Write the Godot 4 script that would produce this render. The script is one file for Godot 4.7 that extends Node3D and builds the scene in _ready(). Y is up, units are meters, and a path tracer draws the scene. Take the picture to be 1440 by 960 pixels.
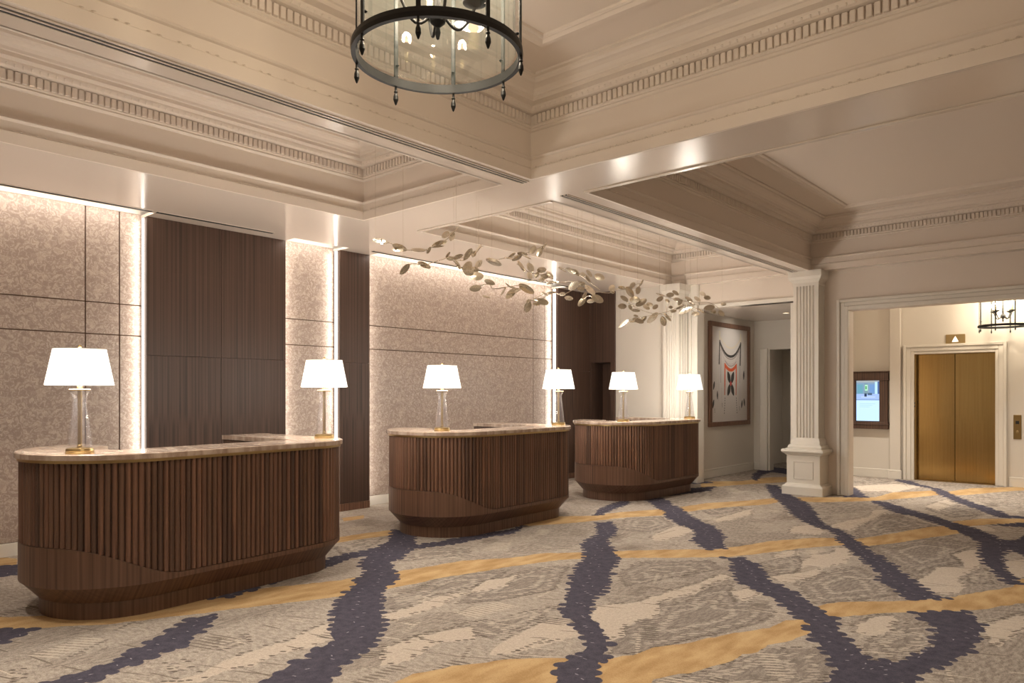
extends Node3D
# A hotel lobby: three tambour reception desks along a stone and walnut wall, coffered ceiling, patterned carpet.
# World: x runs along the reception wall, -z towards it (called v here), y up, metres.

const SOFFIT := 3.42
const WALL_V := 8.15
const PIER_V := 8.0
const FAR_U := 11.6

const ORANGE_BANDS := [
	[1.41,6.00,1.54,5.87,1.75,5.69,1.96,5.61,2.34,5.45,2.63,5.39,2.95,5.34,3.25,5.20,3.57,5.07,3.77,5.03,3.45,4.60,3.08,4.74,2.72,4.91,2.45,5.01,2.15,5.14,1.84,5.27,1.53,5.52,1.34,5.69,1.14,5.83,1.20,6.16],
	[3.98,4.98,4.34,4.88,4.72,4.82,5.12,4.55,5.44,4.47,5.81,4.14,5.61,4.00,5.29,4.18,4.87,4.33,4.43,4.43,4.17,4.51,3.84,4.53,3.61,4.57],
	[5.95,4.03,6.31,3.73,6.74,3.29,7.08,3.16,7.46,3.06,7.96,2.78,8.18,2.53,7.82,2.39,7.33,2.68,6.93,2.84,6.48,3.06,6.12,3.43,5.77,3.82,5.69,3.86],
	[8.17,2.42,8.79,2.20,9.48,2.00,9.72,1.86,9.65,1.74,9.29,1.64,8.78,1.85,8.21,2.05,7.92,2.21,7.93,2.32],
	[10.10,1.86,10.56,1.64,10.94,1.21,10.53,1.17,10.17,1.49,9.70,1.75],
	[4.61,6.59,4.90,6.57,5.25,6.50,5.27,6.22,4.93,6.29,4.64,6.34,4.36,6.38,4.51,6.60],
	[6.26,5.62,6.54,5.65,7.20,5.66,7.54,5.36,8.00,5.25,8.69,4.92,8.26,4.63,7.75,4.96,7.36,5.09,6.88,5.27,6.49,5.50],
	[8.89,4.87,9.50,4.76,10.03,4.47,10.62,4.24,10.42,4.04,9.94,4.07,9.44,4.34,8.84,4.56,8.50,4.61],
	[10.91,4.02,11.67,3.16,12.44,3.11,13.00,2.74,13.29,2.67,12.69,2.48,11.94,2.75,11.29,3.06,10.64,3.58,10.48,3.86],
	[12.98,2.51,13.87,2.28,14.32,1.91,14.69,1.63,14.15,1.57,13.70,1.82,12.81,2.22,12.63,2.42],
	[11.71,6.00,12.30,5.49,13.13,5.38,13.55,5.08,12.78,4.79,12.30,5.04,11.63,5.35,10.92,5.59],
	[2.26,2.97,2.48,3.06,2.65,3.07,2.86,3.00,3.17,2.82,3.29,2.71,3.41,2.57,3.54,2.42,3.70,2.33,3.89,2.30,4.05,2.21,4.26,2.13,4.46,2.05,4.72,1.93,4.95,1.90,5.05,1.83,4.97,1.74,4.83,1.69,4.64,1.71,4.46,1.76,4.39,1.80,4.22,1.80,4.13,1.85,3.94,1.86,3.67,1.95,3.45,2.04,3.12,2.01],
	[5.43,1.86,5.65,1.78,5.93,1.49,6.29,1.20,6.67,1.04,7.01,0.87,7.31,0.87,7.49,0.81,6.60,0.71,6.14,0.95,5.90,1.13,5.63,1.41,5.29,1.64,5.21,1.75],
	[1.80,8.41,2.01,8.00,1.92,7.64,1.69,7.86],
	[5.35,7.58,5.66,7.55,5.50,7.34,5.21,7.37],
]
const NAVY_VEINS := [
	[5.28,6.46,4.80,5.99,4.41,5.77,4.08,5.46,3.96,5.35,3.94,5.21,3.60,4.88,3.39,4.72,3.19,4.57,2.92,4.23,2.73,3.99,2.66,3.84,2.51,3.82,2.38,3.69,2.29,3.72,2.16,3.65,2.04,3.60,1.88,3.54,2.15,3.23,2.27,3.34,2.39,3.47,2.49,3.49,2.77,3.62,2.99,3.81,3.12,3.96,3.28,4.20,3.52,4.49,3.65,4.62,3.87,4.73,4.07,5.02,4.20,5.24,4.50,5.39,4.75,5.63,4.97,5.80,5.34,6.20],
	[4.68,5.86,4.35,5.83,4.05,5.84,3.74,5.67,3.59,5.61,3.25,5.58,3.06,5.54,2.83,5.45,2.61,5.33,2.71,5.28,2.90,5.34,2.98,5.38,3.12,5.41,3.40,5.55,3.78,5.59,4.12,5.67,4.37,5.62],
	[4.80,5.67,5.20,5.60,5.57,5.58,6.19,5.50,6.44,5.55,6.16,5.40,6.03,5.36,5.55,5.42,5.16,5.42,4.84,5.53,4.70,5.54],
	[2.40,4.96,2.27,4.96,2.08,4.83,1.95,4.73,1.79,4.62,1.65,4.51,1.51,4.50,1.36,4.46,1.24,4.46,1.10,4.41,1.24,4.25,1.36,4.32,1.46,4.29,1.53,4.35,1.68,4.39,1.78,4.42,1.88,4.47,1.96,4.47,2.08,4.60,2.18,4.64,2.31,4.80],
	[1.22,5.70,1.33,5.66,1.47,5.55,1.49,5.50,1.40,5.46,1.29,5.38,1.15,5.35],
	[7.16,5.02,7.30,4.94,7.04,4.67,6.74,4.50,6.36,4.35,5.86,3.89,5.65,3.74,5.31,3.59,5.05,3.42,4.72,3.26,4.52,3.21,4.12,2.96,4.03,2.82,3.85,2.64,3.75,2.55,3.56,2.45,3.40,2.39,3.10,2.17,2.93,2.36,3.14,2.44,3.18,2.51,3.31,2.56,3.50,2.56,3.65,2.62,3.82,2.78,3.94,2.92,4.02,3.07,4.17,3.20,4.45,3.38,4.76,3.57,5.12,3.81,5.50,3.99,5.69,4.09,6.06,4.41,6.35,4.53,6.57,4.57,6.92,4.82],
	[8.91,5.73,8.49,5.70,8.03,5.56,7.60,5.37,7.70,5.33,8.13,5.45,8.71,5.56],
	[9.35,5.67,8.84,5.21,8.41,4.79,8.12,4.63,7.78,4.26,7.56,3.96,7.36,3.81,6.98,3.66,6.81,3.47,6.70,3.34,6.83,3.24,7.11,3.40,7.54,3.61,7.90,3.91,8.10,4.18,8.46,4.56,8.71,4.72,8.99,5.04,9.51,5.48],
	[6.46,3.05,6.30,2.88,5.86,2.68,5.67,2.55,5.59,2.40,5.47,2.24,5.38,2.11,5.15,1.92,5.01,1.77,4.77,1.67,4.57,1.53,4.41,1.42,4.23,1.33,3.91,1.32,4.17,1.03,4.33,1.03,4.67,0.95,5.00,0.87,5.40,0.86,5.74,0.90,5.98,1.04,5.92,1.13,5.74,1.28,5.60,1.22,5.50,1.11,5.23,1.04,4.99,1.03,4.63,1.10,4.51,1.25,4.74,1.41,4.91,1.55,5.21,1.66,5.31,1.79,5.49,1.98,5.76,2.21,5.90,2.42,6.09,2.53,6.42,2.75,6.56,2.93],
	[12.11,4.96,12.09,4.83,11.31,4.38,10.41,3.73,9.67,3.37,8.86,2.97,8.55,2.65,8.21,2.44,7.65,2.12,7.16,1.79,6.56,1.47,6.32,1.28,6.29,1.20,6.08,1.40,6.16,1.47,6.34,1.56,6.54,1.73,6.76,1.77,7.16,2.00,7.79,2.37,7.99,2.51,8.09,2.58,8.32,2.60,8.55,2.79,8.77,3.08,9.16,3.37,10.04,3.86,10.81,4.35,11.19,4.52,11.74,4.81],
	[11.27,3.08,11.24,2.90,10.84,2.58,10.53,2.32,10.31,2.08,9.99,1.84,9.77,1.61,9.41,1.38,9.08,1.24,9.22,1.13,9.71,1.04,8.44,0.91,8.68,1.11,8.43,1.15,7.66,1.03,7.16,0.87,7.13,0.90,7.43,1.02,7.82,1.18,8.57,1.33,8.90,1.38,9.43,1.67,9.86,1.99,10.17,2.24,10.36,2.51,10.60,2.68],
	[14.35,3.51,14.26,3.28,13.80,3.05,13.40,2.67,12.63,2.31,11.98,1.97,11.57,1.68,11.08,1.45,11.10,1.20,10.97,1.18,10.83,1.49,11.44,1.82,11.99,2.16,12.60,2.46,13.34,2.74,13.66,3.07,14.03,3.40],
	[12.69,3.88,12.50,3.69,11.58,3.27,11.39,3.48],
	[9.73,5.57,10.84,5.68,11.24,5.50,10.68,5.35,10.27,5.44],
	[11.59,6.14,11.79,5.91,11.65,5.77,11.31,6.00],
	[12.95,5.58,13.54,5.80,14.24,5.98,15.05,6.13,14.78,5.58,13.87,5.24,14.12,5.71,13.50,5.66,12.55,5.37],
	[10.41,1.29,10.67,1.15,10.28,1.11,10.16,1.44],
	[1.68,7.83,1.93,7.67,1.84,7.31,1.58,7.38],
]
const CREAM_PATCHES := [
	[6.87,2.76,7.16,2.72,7.24,2.63,7.04,2.57,6.76,2.70],
	[6.05,2.46,6.34,2.32,6.77,2.44,7.12,2.48,7.35,2.36,7.60,2.42,7.68,2.33,7.37,2.20,6.96,2.14,6.60,2.22,6.25,2.16,5.89,2.29],
	[8.75,2.89,9.31,2.83,9.74,2.72,10.40,2.82,10.62,2.66,9.83,2.62,9.17,2.62,8.62,2.58,8.75,2.75],
	[8.49,3.18,8.72,3.06,8.45,2.77,8.16,2.79,8.03,3.05],
	[6.69,1.50,7.04,1.46,7.35,1.49,7.52,1.30,7.83,1.37,8.02,1.48,8.27,1.43,8.48,1.33,7.80,1.19,7.44,1.20,7.12,1.26,6.71,1.15,6.41,1.18,6.38,1.27,6.46,1.43],
	[5.13,1.51,5.43,1.48,5.55,1.39,5.45,1.34,5.19,1.30,4.99,1.35,4.99,1.46],
	[4.09,2.92,4.37,3.06,4.63,2.89,5.11,2.86,5.44,2.81,5.85,2.80,5.80,2.67,5.53,2.70,5.13,2.68,4.75,2.77,4.47,2.61,4.13,2.65,3.92,2.55,3.81,2.58],
	[5.37,2.50,5.57,2.43,5.43,2.28,5.20,2.32],
	[3.46,3.08,3.87,3.12,3.98,3.05,3.88,2.88,3.79,2.76,3.51,2.83,3.22,2.87,3.12,2.95,3.30,3.06],
	[3.19,4.05,3.49,4.04,3.73,4.11,4.02,4.02,4.32,4.16,4.60,4.09,4.73,4.09,4.31,3.91,3.90,4.00,3.54,3.90,3.28,3.90,3.08,3.89],
	[2.60,3.31,2.79,3.53,3.05,3.53,3.30,3.47,3.44,3.41,3.25,3.21,3.04,3.35,2.74,3.24],
	[1.66,3.99,1.86,3.96,2.02,4.04,2.26,4.08,2.49,4.07,2.68,4.16,2.88,4.17,2.72,3.90,2.49,3.87,2.29,3.92,2.13,3.85,1.95,3.89,1.78,3.85],
	[6.84,4.09,7.21,4.16,7.63,4.21,7.55,3.91,7.30,3.87,6.83,3.87,6.70,3.96],
	[8.07,4.07,8.66,4.09,9.43,4.08,9.07,3.88,8.43,3.89,8.03,3.98],
	[12.87,3.82,13.65,3.36,13.55,2.91,12.48,3.07,12.29,3.54],
	[11.17,2.40,12.13,2.32,11.76,2.12,10.89,2.17],
	[9.88,1.89,10.00,1.48,9.70,1.30,9.64,1.50],
	[7.98,1.07,8.33,0.90,7.46,0.80,7.36,0.92],
	[2.89,3.52,3.14,3.53,2.98,3.42],
	[5.69,0.88,6.22,0.71,5.91,0.64,5.27,0.74],
]
const GREY_PATCHES := [
	[4.06,2.61,4.70,2.74,4.90,2.60,5.24,2.70,5.59,2.57,5.31,2.47,5.13,2.33,5.28,2.16,5.10,2.03,4.87,1.99,4.43,2.09,4.00,2.24,3.71,2.32,3.62,2.43,3.80,2.55],
	[4.56,1.51,4.33,1.77,4.07,1.83,3.88,1.84,3.63,1.92,3.24,2.00,3.85,1.32,4.21,1.35],
	[8.75,2.56,9.91,2.69,10.27,2.53,9.77,2.09,9.62,1.92,8.85,2.25,8.26,2.38],
	[7.84,2.16,8.43,2.03,8.83,1.86,8.81,1.59,8.78,1.36,8.02,1.48,7.67,1.34,7.24,1.50,6.87,1.54,7.25,1.81],
	[6.45,2.71,6.98,2.55,6.63,2.39,6.29,2.34,6.04,2.47],
	[5.92,2.19,6.42,2.16,6.92,2.05,6.67,1.77,6.14,1.49,5.76,1.68,5.46,1.88],
	[4.73,1.36,5.32,1.30,5.54,1.12,5.26,1.05,5.01,1.04,4.64,1.10,4.52,1.24],
	[3.40,4.33,3.70,4.37,4.17,4.51,4.45,4.45,4.73,4.25,4.51,4.13,4.09,4.09,3.69,4.15,3.41,4.05,3.26,4.14],
	[4.61,5.54,4.93,5.43,5.12,5.12,4.94,4.94,4.61,5.08,4.29,5.22],
	[1.78,4.24,1.87,4.22,1.86,4.07,1.75,4.09],
	[2.12,4.39,2.35,4.37,2.28,4.21,2.10,4.22],
	[1.16,4.78,1.21,4.80,1.18,4.60,1.12,4.59],
	[5.22,3.96,4.91,4.12,4.39,4.15,3.71,3.85,3.98,3.68,4.49,3.55],
	[5.77,3.56,6.26,3.10,6.04,2.85,5.48,3.04,4.95,3.19,5.30,3.49],
	[8.94,4.63,9.67,4.47,9.32,4.11,8.59,4.25],
	[7.69,4.95,8.07,4.67,7.66,4.25,7.06,4.26,6.96,4.57],
	[4.26,6.18,5.01,6.33,4.65,6.00,4.12,5.85],
	[7.58,1.12,7.30,1.24,6.91,1.15,7.00,0.99],
	[11.82,2.35,11.56,1.96,11.12,1.57,10.39,1.91,10.97,2.35],
	[3.67,3.39,3.37,3.50,3.32,3.13,3.86,3.17,4.22,3.27],
]
const LEAVES := [
	3.99,2.89,5.11,0.109,0.049,5,51,
	4.03,2.88,5.11,0.097,0.044,-15,-33,
	4.09,2.82,4.95,0.121,0.054,-32,27,
	4.07,2.80,4.95,0.108,0.049,-25,-30,
	4.07,2.76,4.68,0.111,0.050,0,-45,
	4.17,2.77,4.66,0.059,0.027,60,27,
	4.41,2.88,4.81,0.111,0.050,20,51,
	4.39,2.85,4.79,0.104,0.047,5,-66,
	4.52,2.92,4.84,0.056,0.031,45,0,
	4.45,2.96,4.75,0.086,0.049,50,0,
	4.47,2.94,4.69,0.080,0.049,75,0,
	3.93,2.58,4.69,0.104,0.047,48,30,
	4.32,2.69,4.89,0.117,0.053,-5,-27,
	4.60,2.82,4.88,0.057,0.026,40,53,
	4.67,2.80,4.92,0.064,0.040,0,0,
	4.88,2.86,5.04,0.100,0.045,5,42,
	4.94,2.84,5.07,0.094,0.042,-3,-67,
	5.00,2.90,5.02,0.121,0.054,50,-9,
	5.03,2.90,4.97,0.067,0.042,70,0,
	5.02,2.94,4.90,0.093,0.042,42,-55,
	4.86,2.78,5.02,0.093,0.042,-60,-45,
	5.10,2.80,5.13,0.123,0.077,60,0,
	5.05,2.73,5.06,0.085,0.053,0,0,
	5.21,2.79,5.14,0.083,0.052,-10,0,
	5.25,2.85,5.12,0.104,0.053,55,0,
	5.27,2.85,4.93,0.151,0.068,-12,45,
	5.12,2.70,5.02,0.123,0.076,0,0,
	5.20,2.64,4.92,0.102,0.048,-20,0,
	4.86,2.53,4.78,0.104,0.058,5,0,
	4.87,2.44,4.65,0.064,0.029,12,-48,
	5.33,2.61,4.79,0.068,0.031,-15,-63,
	5.39,2.59,4.77,0.082,0.037,5,-58,
	5.45,2.55,4.86,0.132,0.062,45,0,
	5.45,2.58,4.76,0.096,0.043,50,-50,
	5.51,2.59,4.71,0.165,0.074,-42,33,
	5.29,2.55,4.82,0.082,0.037,30,-58,
	5.62,2.95,5.04,0.086,0.039,5,-58,
	5.72,3.00,5.09,0.080,0.036,35,55,
	5.74,3.00,4.96,0.101,0.045,0,40,
	5.72,2.96,5.02,0.101,0.046,40,45,
	5.73,2.96,4.89,0.086,0.039,-5,-58,
	5.72,3.02,4.80,0.085,0.053,60,0,
	5.75,2.99,4.74,0.085,0.053,70,0,
	5.99,3.10,4.88,0.088,0.040,55,68,
	5.63,2.85,4.88,0.120,0.054,-42,-49,
	5.75,2.85,4.86,0.100,0.062,-60,0,
	5.63,2.74,4.77,0.084,0.049,-65,0,
	5.86,2.83,4.80,0.093,0.058,0,0,
	6.04,2.80,4.84,0.103,0.051,-45,0,
	5.83,2.78,4.84,0.063,0.039,60,0,
	5.96,2.75,4.88,0.066,0.041,0,0,
	6.23,2.76,4.98,0.076,0.034,5,-51,
	5.98,2.48,5.09,0.112,0.069,70,0,
	6.04,2.51,5.02,0.075,0.034,0,-12,
	6.04,2.53,4.94,0.133,0.062,-15,0,
	5.85,2.52,4.98,0.044,0.027,50,0,
	5.90,2.53,4.94,0.073,0.033,10,-57,
	6.04,2.61,4.90,0.074,0.033,0,-51,
	6.32,2.66,5.03,0.077,0.034,20,-51,
	5.97,3.09,4.87,0.073,0.033,55,-63,
	6.04,2.80,4.83,0.095,0.044,-50,0,
	6.00,2.79,4.87,0.083,0.051,0,0,
	6.28,2.77,4.99,0.122,0.055,-5,-56,
	6.12,2.86,4.73,0.095,0.043,-40,-65,
	6.43,2.90,4.85,0.115,0.052,-20,27,
	6.67,2.92,4.95,0.087,0.039,-50,0,
	6.88,2.93,5.03,0.081,0.050,0,0,
	7.17,2.99,5.13,0.100,0.045,-50,-22,
	7.41,2.98,5.15,0.119,0.074,-20,0,
	7.09,2.91,5.09,0.107,0.048,-50,-31,
	6.65,2.77,4.98,0.128,0.079,40,0,
	6.80,2.81,4.97,0.070,0.043,0,0,
	6.78,2.75,4.97,0.080,0.045,0,0,
	6.93,2.75,4.95,0.153,0.069,-55,-20,
	6.88,2.63,4.81,0.135,0.079,-25,0,
	6.85,2.68,4.97,0.080,0.036,60,12,
	6.91,2.62,5.05,0.121,0.062,50,0,
	6.87,2.61,4.90,0.080,0.045,0,0,
	6.65,2.69,5.14,0.072,0.040,0,0,
	6.30,2.66,5.02,0.084,0.038,20,55,
	6.07,2.53,4.94,0.097,0.052,-15,0,
	6.80,2.66,5.16,0.097,0.049,-15,0,
	7.50,2.84,5.03,0.102,0.063,45,0,
	7.43,2.78,4.97,0.059,0.037,0,0,
	7.50,2.83,4.88,0.101,0.045,-25,35,
	7.50,2.77,4.77,0.150,0.068,-60,20,
	7.48,2.84,4.72,0.091,0.053,50,0,
	7.73,2.90,4.75,0.093,0.042,40,55,
	7.51,2.78,4.66,0.091,0.056,75,0,
	7.52,2.70,4.86,0.101,0.050,-30,0,
	7.32,2.58,4.76,0.098,0.061,0,0,
	7.64,2.69,4.79,0.118,0.073,0,0,
	7.62,2.60,4.84,0.064,0.040,-60,0,
	7.79,2.67,4.79,0.137,0.072,30,0,
	7.79,2.58,4.87,0.103,0.046,10,42,
	8.01,2.64,4.85,0.096,0.053,-40,0,
	7.96,2.66,4.77,0.078,0.048,-20,0,
	8.16,2.65,4.81,0.088,0.049,35,0,
	8.19,2.75,4.76,0.088,0.055,30,0,
	7.78,2.51,4.86,0.060,0.027,0,-27,
	7.88,2.46,4.89,0.139,0.062,-15,-13,
	7.58,2.42,4.79,0.067,0.030,-5,-38,
	7.39,2.38,4.79,0.141,0.063,50,-54,
	8.55,2.56,5.08,0.176,0.079,38,-20,
	8.87,2.54,5.10,0.124,0.077,-75,0,
	8.77,2.58,4.98,0.141,0.063,-25,-42,
	8.18,2.51,4.99,0.090,0.045,45,0,
	8.61,2.78,4.89,0.060,0.037,-30,0,
	8.79,2.88,4.95,0.094,0.058,0,0,
	8.92,2.92,4.94,0.095,0.045,-35,0,
	9.14,2.86,5.04,0.116,0.052,10,-15,
	8.77,2.71,4.93,0.056,0.034,0,0,
	8.29,2.82,4.81,0.107,0.048,-25,-58,
	9.32,2.84,5.09,0.086,0.053,60,0,
	8.90,2.67,4.96,0.076,0.038,10,0,
	9.52,2.74,5.11,0.190,0.085,22,-41,
	9.86,2.72,5.13,0.108,0.067,0,0,
	9.98,2.78,5.11,0.124,0.056,-35,-48,
	9.50,2.90,5.05,0.119,0.054,-15,-22,
	9.64,2.91,4.99,0.100,0.050,-40,0,
	9.73,2.99,4.95,0.090,0.052,-40,0,
	9.89,2.95,4.96,0.112,0.061,0,0,
	9.96,2.81,4.96,0.163,0.078,10,0,
	9.99,2.75,4.91,0.082,0.051,0,0,
	10.02,2.72,4.80,0.101,0.063,-40,0,
	10.40,2.90,4.95,0.074,0.046,0,0,
	9.68,2.87,5.11,0.121,0.055,-10,58,
	9.30,2.77,5.08,0.118,0.053,40,56]
const STEMS := [
	[3.88,2.86,5.06,4.08,2.88,5.09,4.09,2.81,4.92,4.08,2.77,4.78,4.11,2.76,4.64,4.23,2.81,4.70,4.51,2.92,4.84,4.45,2.96,4.66,4.59,3.06,4.73],
	[3.88,2.53,4.67,4.10,2.66,4.82,4.32,2.69,4.88,4.37,2.72,4.76,4.73,2.83,4.96,5.03,2.88,5.10,5.02,2.91,4.97,5.13,2.99,4.94],
	[4.72,2.80,4.95,4.91,2.76,5.03,5.00,2.73,5.04,5.24,2.80,5.15,5.23,2.86,5.08],
	[4.86,2.54,4.81,5.14,2.61,4.88,5.15,2.56,4.82,5.35,2.60,4.80,5.39,2.60,4.67,5.71,2.58,4.78],
	[5.23,2.86,4.97,5.60,2.95,5.04,5.75,3.00,4.98,5.74,3.02,4.79,6.09,3.15,4.94],
	[5.62,2.88,4.93,5.67,2.79,4.82,5.86,2.79,4.85,6.11,2.80,4.83],
	[5.88,2.43,5.06,5.89,2.53,4.97,6.21,2.65,4.98,6.43,2.69,5.07],
	[5.48,2.66,4.68,5.93,2.74,4.87,6.41,2.78,4.97,6.53,2.80,4.91,6.80,2.83,4.97,7.00,2.75,4.95,7.35,2.76,4.96,7.52,2.83,4.96,7.47,2.83,4.74,7.84,2.93,4.80],
	[6.03,2.87,4.70,6.61,2.91,4.92,7.04,2.88,5.06,7.19,2.78,4.99],
	[7.48,2.70,4.87,7.75,2.62,4.86,8.25,2.60,4.97,8.55,2.60,4.98,8.85,2.59,4.96],
	[7.51,2.33,4.93,7.39,2.40,4.75,7.86,2.49,4.89,8.42,2.58,5.02,8.69,2.65,4.91,9.45,2.81,5.12,9.80,2.83,5.15,9.99,2.76,5.11],
	[8.09,2.81,4.75,8.88,2.84,4.97,9.52,2.82,5.13,9.88,2.75,5.15],
	[9.41,2.87,5.10,9.76,2.88,5.06,9.94,2.88,4.95,10.07,2.81,4.87,10.05,2.71,4.77],
	[5.98,2.55,4.89,6.30,2.66,5.02,6.67,2.69,5.15,6.74,2.74,5.06,6.80,2.82,4.97],
	[6.90,2.59,5.06,6.85,2.67,4.93,6.88,2.62,4.79],
]

var M := {}
var used_names := {}
var structure_numbers := {}


# ---------------------------------------------------------------- small helpers
func w(u: float, y: float, v: float) -> Vector3:
	return Vector3(u, y, -v)


func numbered(called: String) -> String:
	var n: int = used_names.get(called, 0)
	used_names[called] = n + 1
	return called if n == 0 else "%s_%03d" % [called, n]


func thing(called: String, label: String, category: String, at := Vector3.ZERO, group := "") -> Node3D:
	var o := Node3D.new()
	o.name = numbered(called)
	add_child(o)
	o.position = at
	tag(o, label, category, group)
	return o


func tag(o: Node, label: String, category: String, group := "") -> void:
	o.set_meta("label", label)
	o.set_meta("category", category)
	if group != "":
		o.set_meta("group", group)


func setting(called: String, label := "", category := "") -> Node3D:
	var o := Node3D.new()
	o.name = numbered(called)
	o.set_meta("kind", "structure")
	add_child(o)
	if label != "":
		o.set_meta("label", label)
	if category != "":
		o.set_meta("category", category)
	return o


func put(called: String, mesh: Mesh, m: Material, parent: Node, at := Vector3.ZERO) -> MeshInstance3D:
	var o := MeshInstance3D.new()
	o.name = called
	o.mesh = mesh
	o.material_override = null
	for i in mesh.get_surface_count():
		o.set_surface_override_material(i, m)
	o.position = at
	parent.add_child(o, true)
	return o


func begin() -> SurfaceTool:
	var st := SurfaceTool.new()
	st.begin(Mesh.PRIMITIVE_TRIANGLES)
	return st


func quad(st: SurfaceTool, a: Vector3, b: Vector3, c: Vector3, d: Vector3, out := Vector3.ZERO) -> void:
	# flat quad; out, if given, says which way the face looks
	var n := (c - a).cross(b - a)
	if n.length() < 1e-12:
		n = (d - a).cross(c - a)
	n = n.normalized()
	var flip := out != Vector3.ZERO and n.dot(out) < 0.0
	if flip:
		n = -n
	var p := [a, d, c, b] if flip else [a, b, c, d]
	for i in [0, 1, 2, 0, 2, 3]:
		st.set_normal(n)
		st.add_vertex(p[i])


func face(st: SurfaceTool, p: Array, ns: Array) -> void:
	# triangle or quad with given corner normals, wound to look the way they point
	var g := Vector3.ZERO
	for i in range(1, p.size() - 1):
		g += (p[i + 1] - p[0]).cross(p[i] - p[0])
	var m := Vector3.ZERO
	for n in ns:
		m += n
	var order := [0, 1, 2] if p.size() == 3 else [0, 1, 2, 0, 2, 3]
	if g.dot(m) < 0.0:
		order.reverse()
	for i in order:
		st.set_normal(ns[i])
		st.add_vertex(p[i])


func tri(st: SurfaceTool, a: Vector3, b: Vector3, c: Vector3, out: Vector3) -> void:
	var n := (c - a).cross(b - a).normalized()
	var p := [a, b, c]
	if n.dot(out) < 0.0:
		n = -n
		p = [a, c, b]
	for q in p:
		st.set_normal(n)
		st.add_vertex(q)


func box(st: SurfaceTool, lo: Vector3, hi: Vector3, bevel := 0.0) -> void:
	var a := Vector3(minf(lo.x, hi.x), minf(lo.y, hi.y), minf(lo.z, hi.z))
	var b := Vector3(maxf(lo.x, hi.x), maxf(lo.y, hi.y), maxf(lo.z, hi.z))
	var c := (a + b) / 2.0
	var h := (b - a) / 2.0
	var e: float = minf(bevel, minf(h.x, minf(h.y, h.z)) * 0.9)
	for ax in 3:
		var i := (ax + 1) % 3
		var j := (ax + 2) % 3
		for s in [-1.0, 1.0]:
			var q := []
			for k in [[-1, -1], [1, -1], [1, 1], [-1, 1]]:
				var p := Vector3.ZERO
				p[ax] = s * h[ax]
				p[i] = k[0] * (h[i] - e)
				p[j] = k[1] * (h[j] - e)
				q.append(c + p)
			var o := Vector3.ZERO
			o[ax] = s
			quad(st, q[0], q[1], q[2], q[3], o)
	if e <= 0.0:
		return
	for ax in 3:
		var i := (ax + 1) % 3
		var j := (ax + 2) % 3
		for si in [-1.0, 1.0]:
			for sj in [-1.0, 1.0]:
				var q := []
				for t in [[-1.0, 0], [1.0, 0], [1.0, 1], [-1.0, 1]]:
					var p := Vector3.ZERO
					p[ax] = t[0] * (h[ax] - e)
					p[i] = si * (h[i] - (e if t[1] == 1 else 0.0))
					p[j] = sj * (h[j] - (0.0 if t[1] == 1 else e))
					q.append(c + p)
				var o := Vector3.ZERO
				o[i] = si
				o[j] = sj
				quad(st, q[0], q[1], q[2], q[3], o)
	for sx in [-1.0, 1.0]:
		for sy in [-1.0, 1.0]:
			for sz in [-1.0, 1.0]:
				var s := Vector3(sx, sy, sz)
				tri(st, c + s * Vector3(h.x, h.y - e, h.z - e), c + s * Vector3(h.x - e, h.y, h.z - e), c + s * Vector3(h.x - e, h.y - e, h.z), s)


func box_mesh(lo: Vector3, hi: Vector3, bevel := 0.0) -> ArrayMesh:
	var st := begin()
	box(st, lo, hi, bevel)
	return st.commit()


func lathe(st: SurfaceTool, profile: Array, segs := 24, at := Vector3.ZERO) -> void:
	# profile: Vector2(radius, height); smooth round the axis, faceted along it
	for k in profile.size() - 1:
		var p: Vector2 = profile[k]
		var q: Vector2 = profile[k + 1]
		var d := q - p
		var n2 := Vector2(d.y, -d.x).normalized()
		for i in segs:
			var a0 := TAU * i / segs
			var a1 := TAU * (i + 1) / segs
			var e0 := Vector3(cos(a0), 0, sin(a0))
			var e1 := Vector3(cos(a1), 0, sin(a1))
			var pts := [e0 * p.x + Vector3.UP * p.y, e1 * p.x + Vector3.UP * p.y, e1 * q.x + Vector3.UP * q.y, e0 * q.x + Vector3.UP * q.y]
			var ns := [e0 * n2.x + Vector3.UP * n2.y, e1 * n2.x + Vector3.UP * n2.y, e1 * n2.x + Vector3.UP * n2.y, e0 * n2.x + Vector3.UP * n2.y]
			for t in 4:
				pts[t] += at
			face(st, pts, ns)


func lathe_mesh(profile: Array, segs := 24) -> ArrayMesh:
	var st := begin()
	lathe(st, profile, segs)
	return st.commit()


func tube(st: SurfaceTool, path: Array, r: float, segs := 8, r_end := -1.0) -> void:
	var rings := []
	var up := Vector3.UP
	for i in path.size():
		var d: Vector3 = (path[mini(i + 1, path.size() - 1)] - path[maxi(i - 1, 0)]).normalized()
		if absf(d.dot(up)) > 0.95:
			up = Vector3.RIGHT
		var x := d.cross(up).normalized()
		var y := x.cross(d).normalized()
		var rr := r if r_end < 0.0 else lerpf(r, r_end, float(i) / (path.size() - 1))
		var ring := []
		for k in segs:
			var a := TAU * k / segs
			ring.append([path[i] + (x * cos(a) + y * sin(a)) * rr, x * cos(a) + y * sin(a)])
		rings.append(ring)
	for i in rings.size() - 1:
		for k in segs:
			var k2 := (k + 1) % segs
			var q := [rings[i][k], rings[i][k2], rings[i + 1][k2], rings[i + 1][k]]
			face(st, [q[0][0], q[1][0], q[2][0], q[3][0]], [q[0][1], q[1][1], q[2][1], q[3][1]])
	for e in [0, rings.size() - 1]:
		var ring: Array = rings[e]
		var o: Vector3 = (path[0] - path[1]) if e == 0 else (path[e] - path[e - 1])
		for k in range(1, segs - 1):
			tri(st, ring[0][0], ring[k][0], ring[k + 1][0], o)


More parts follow.
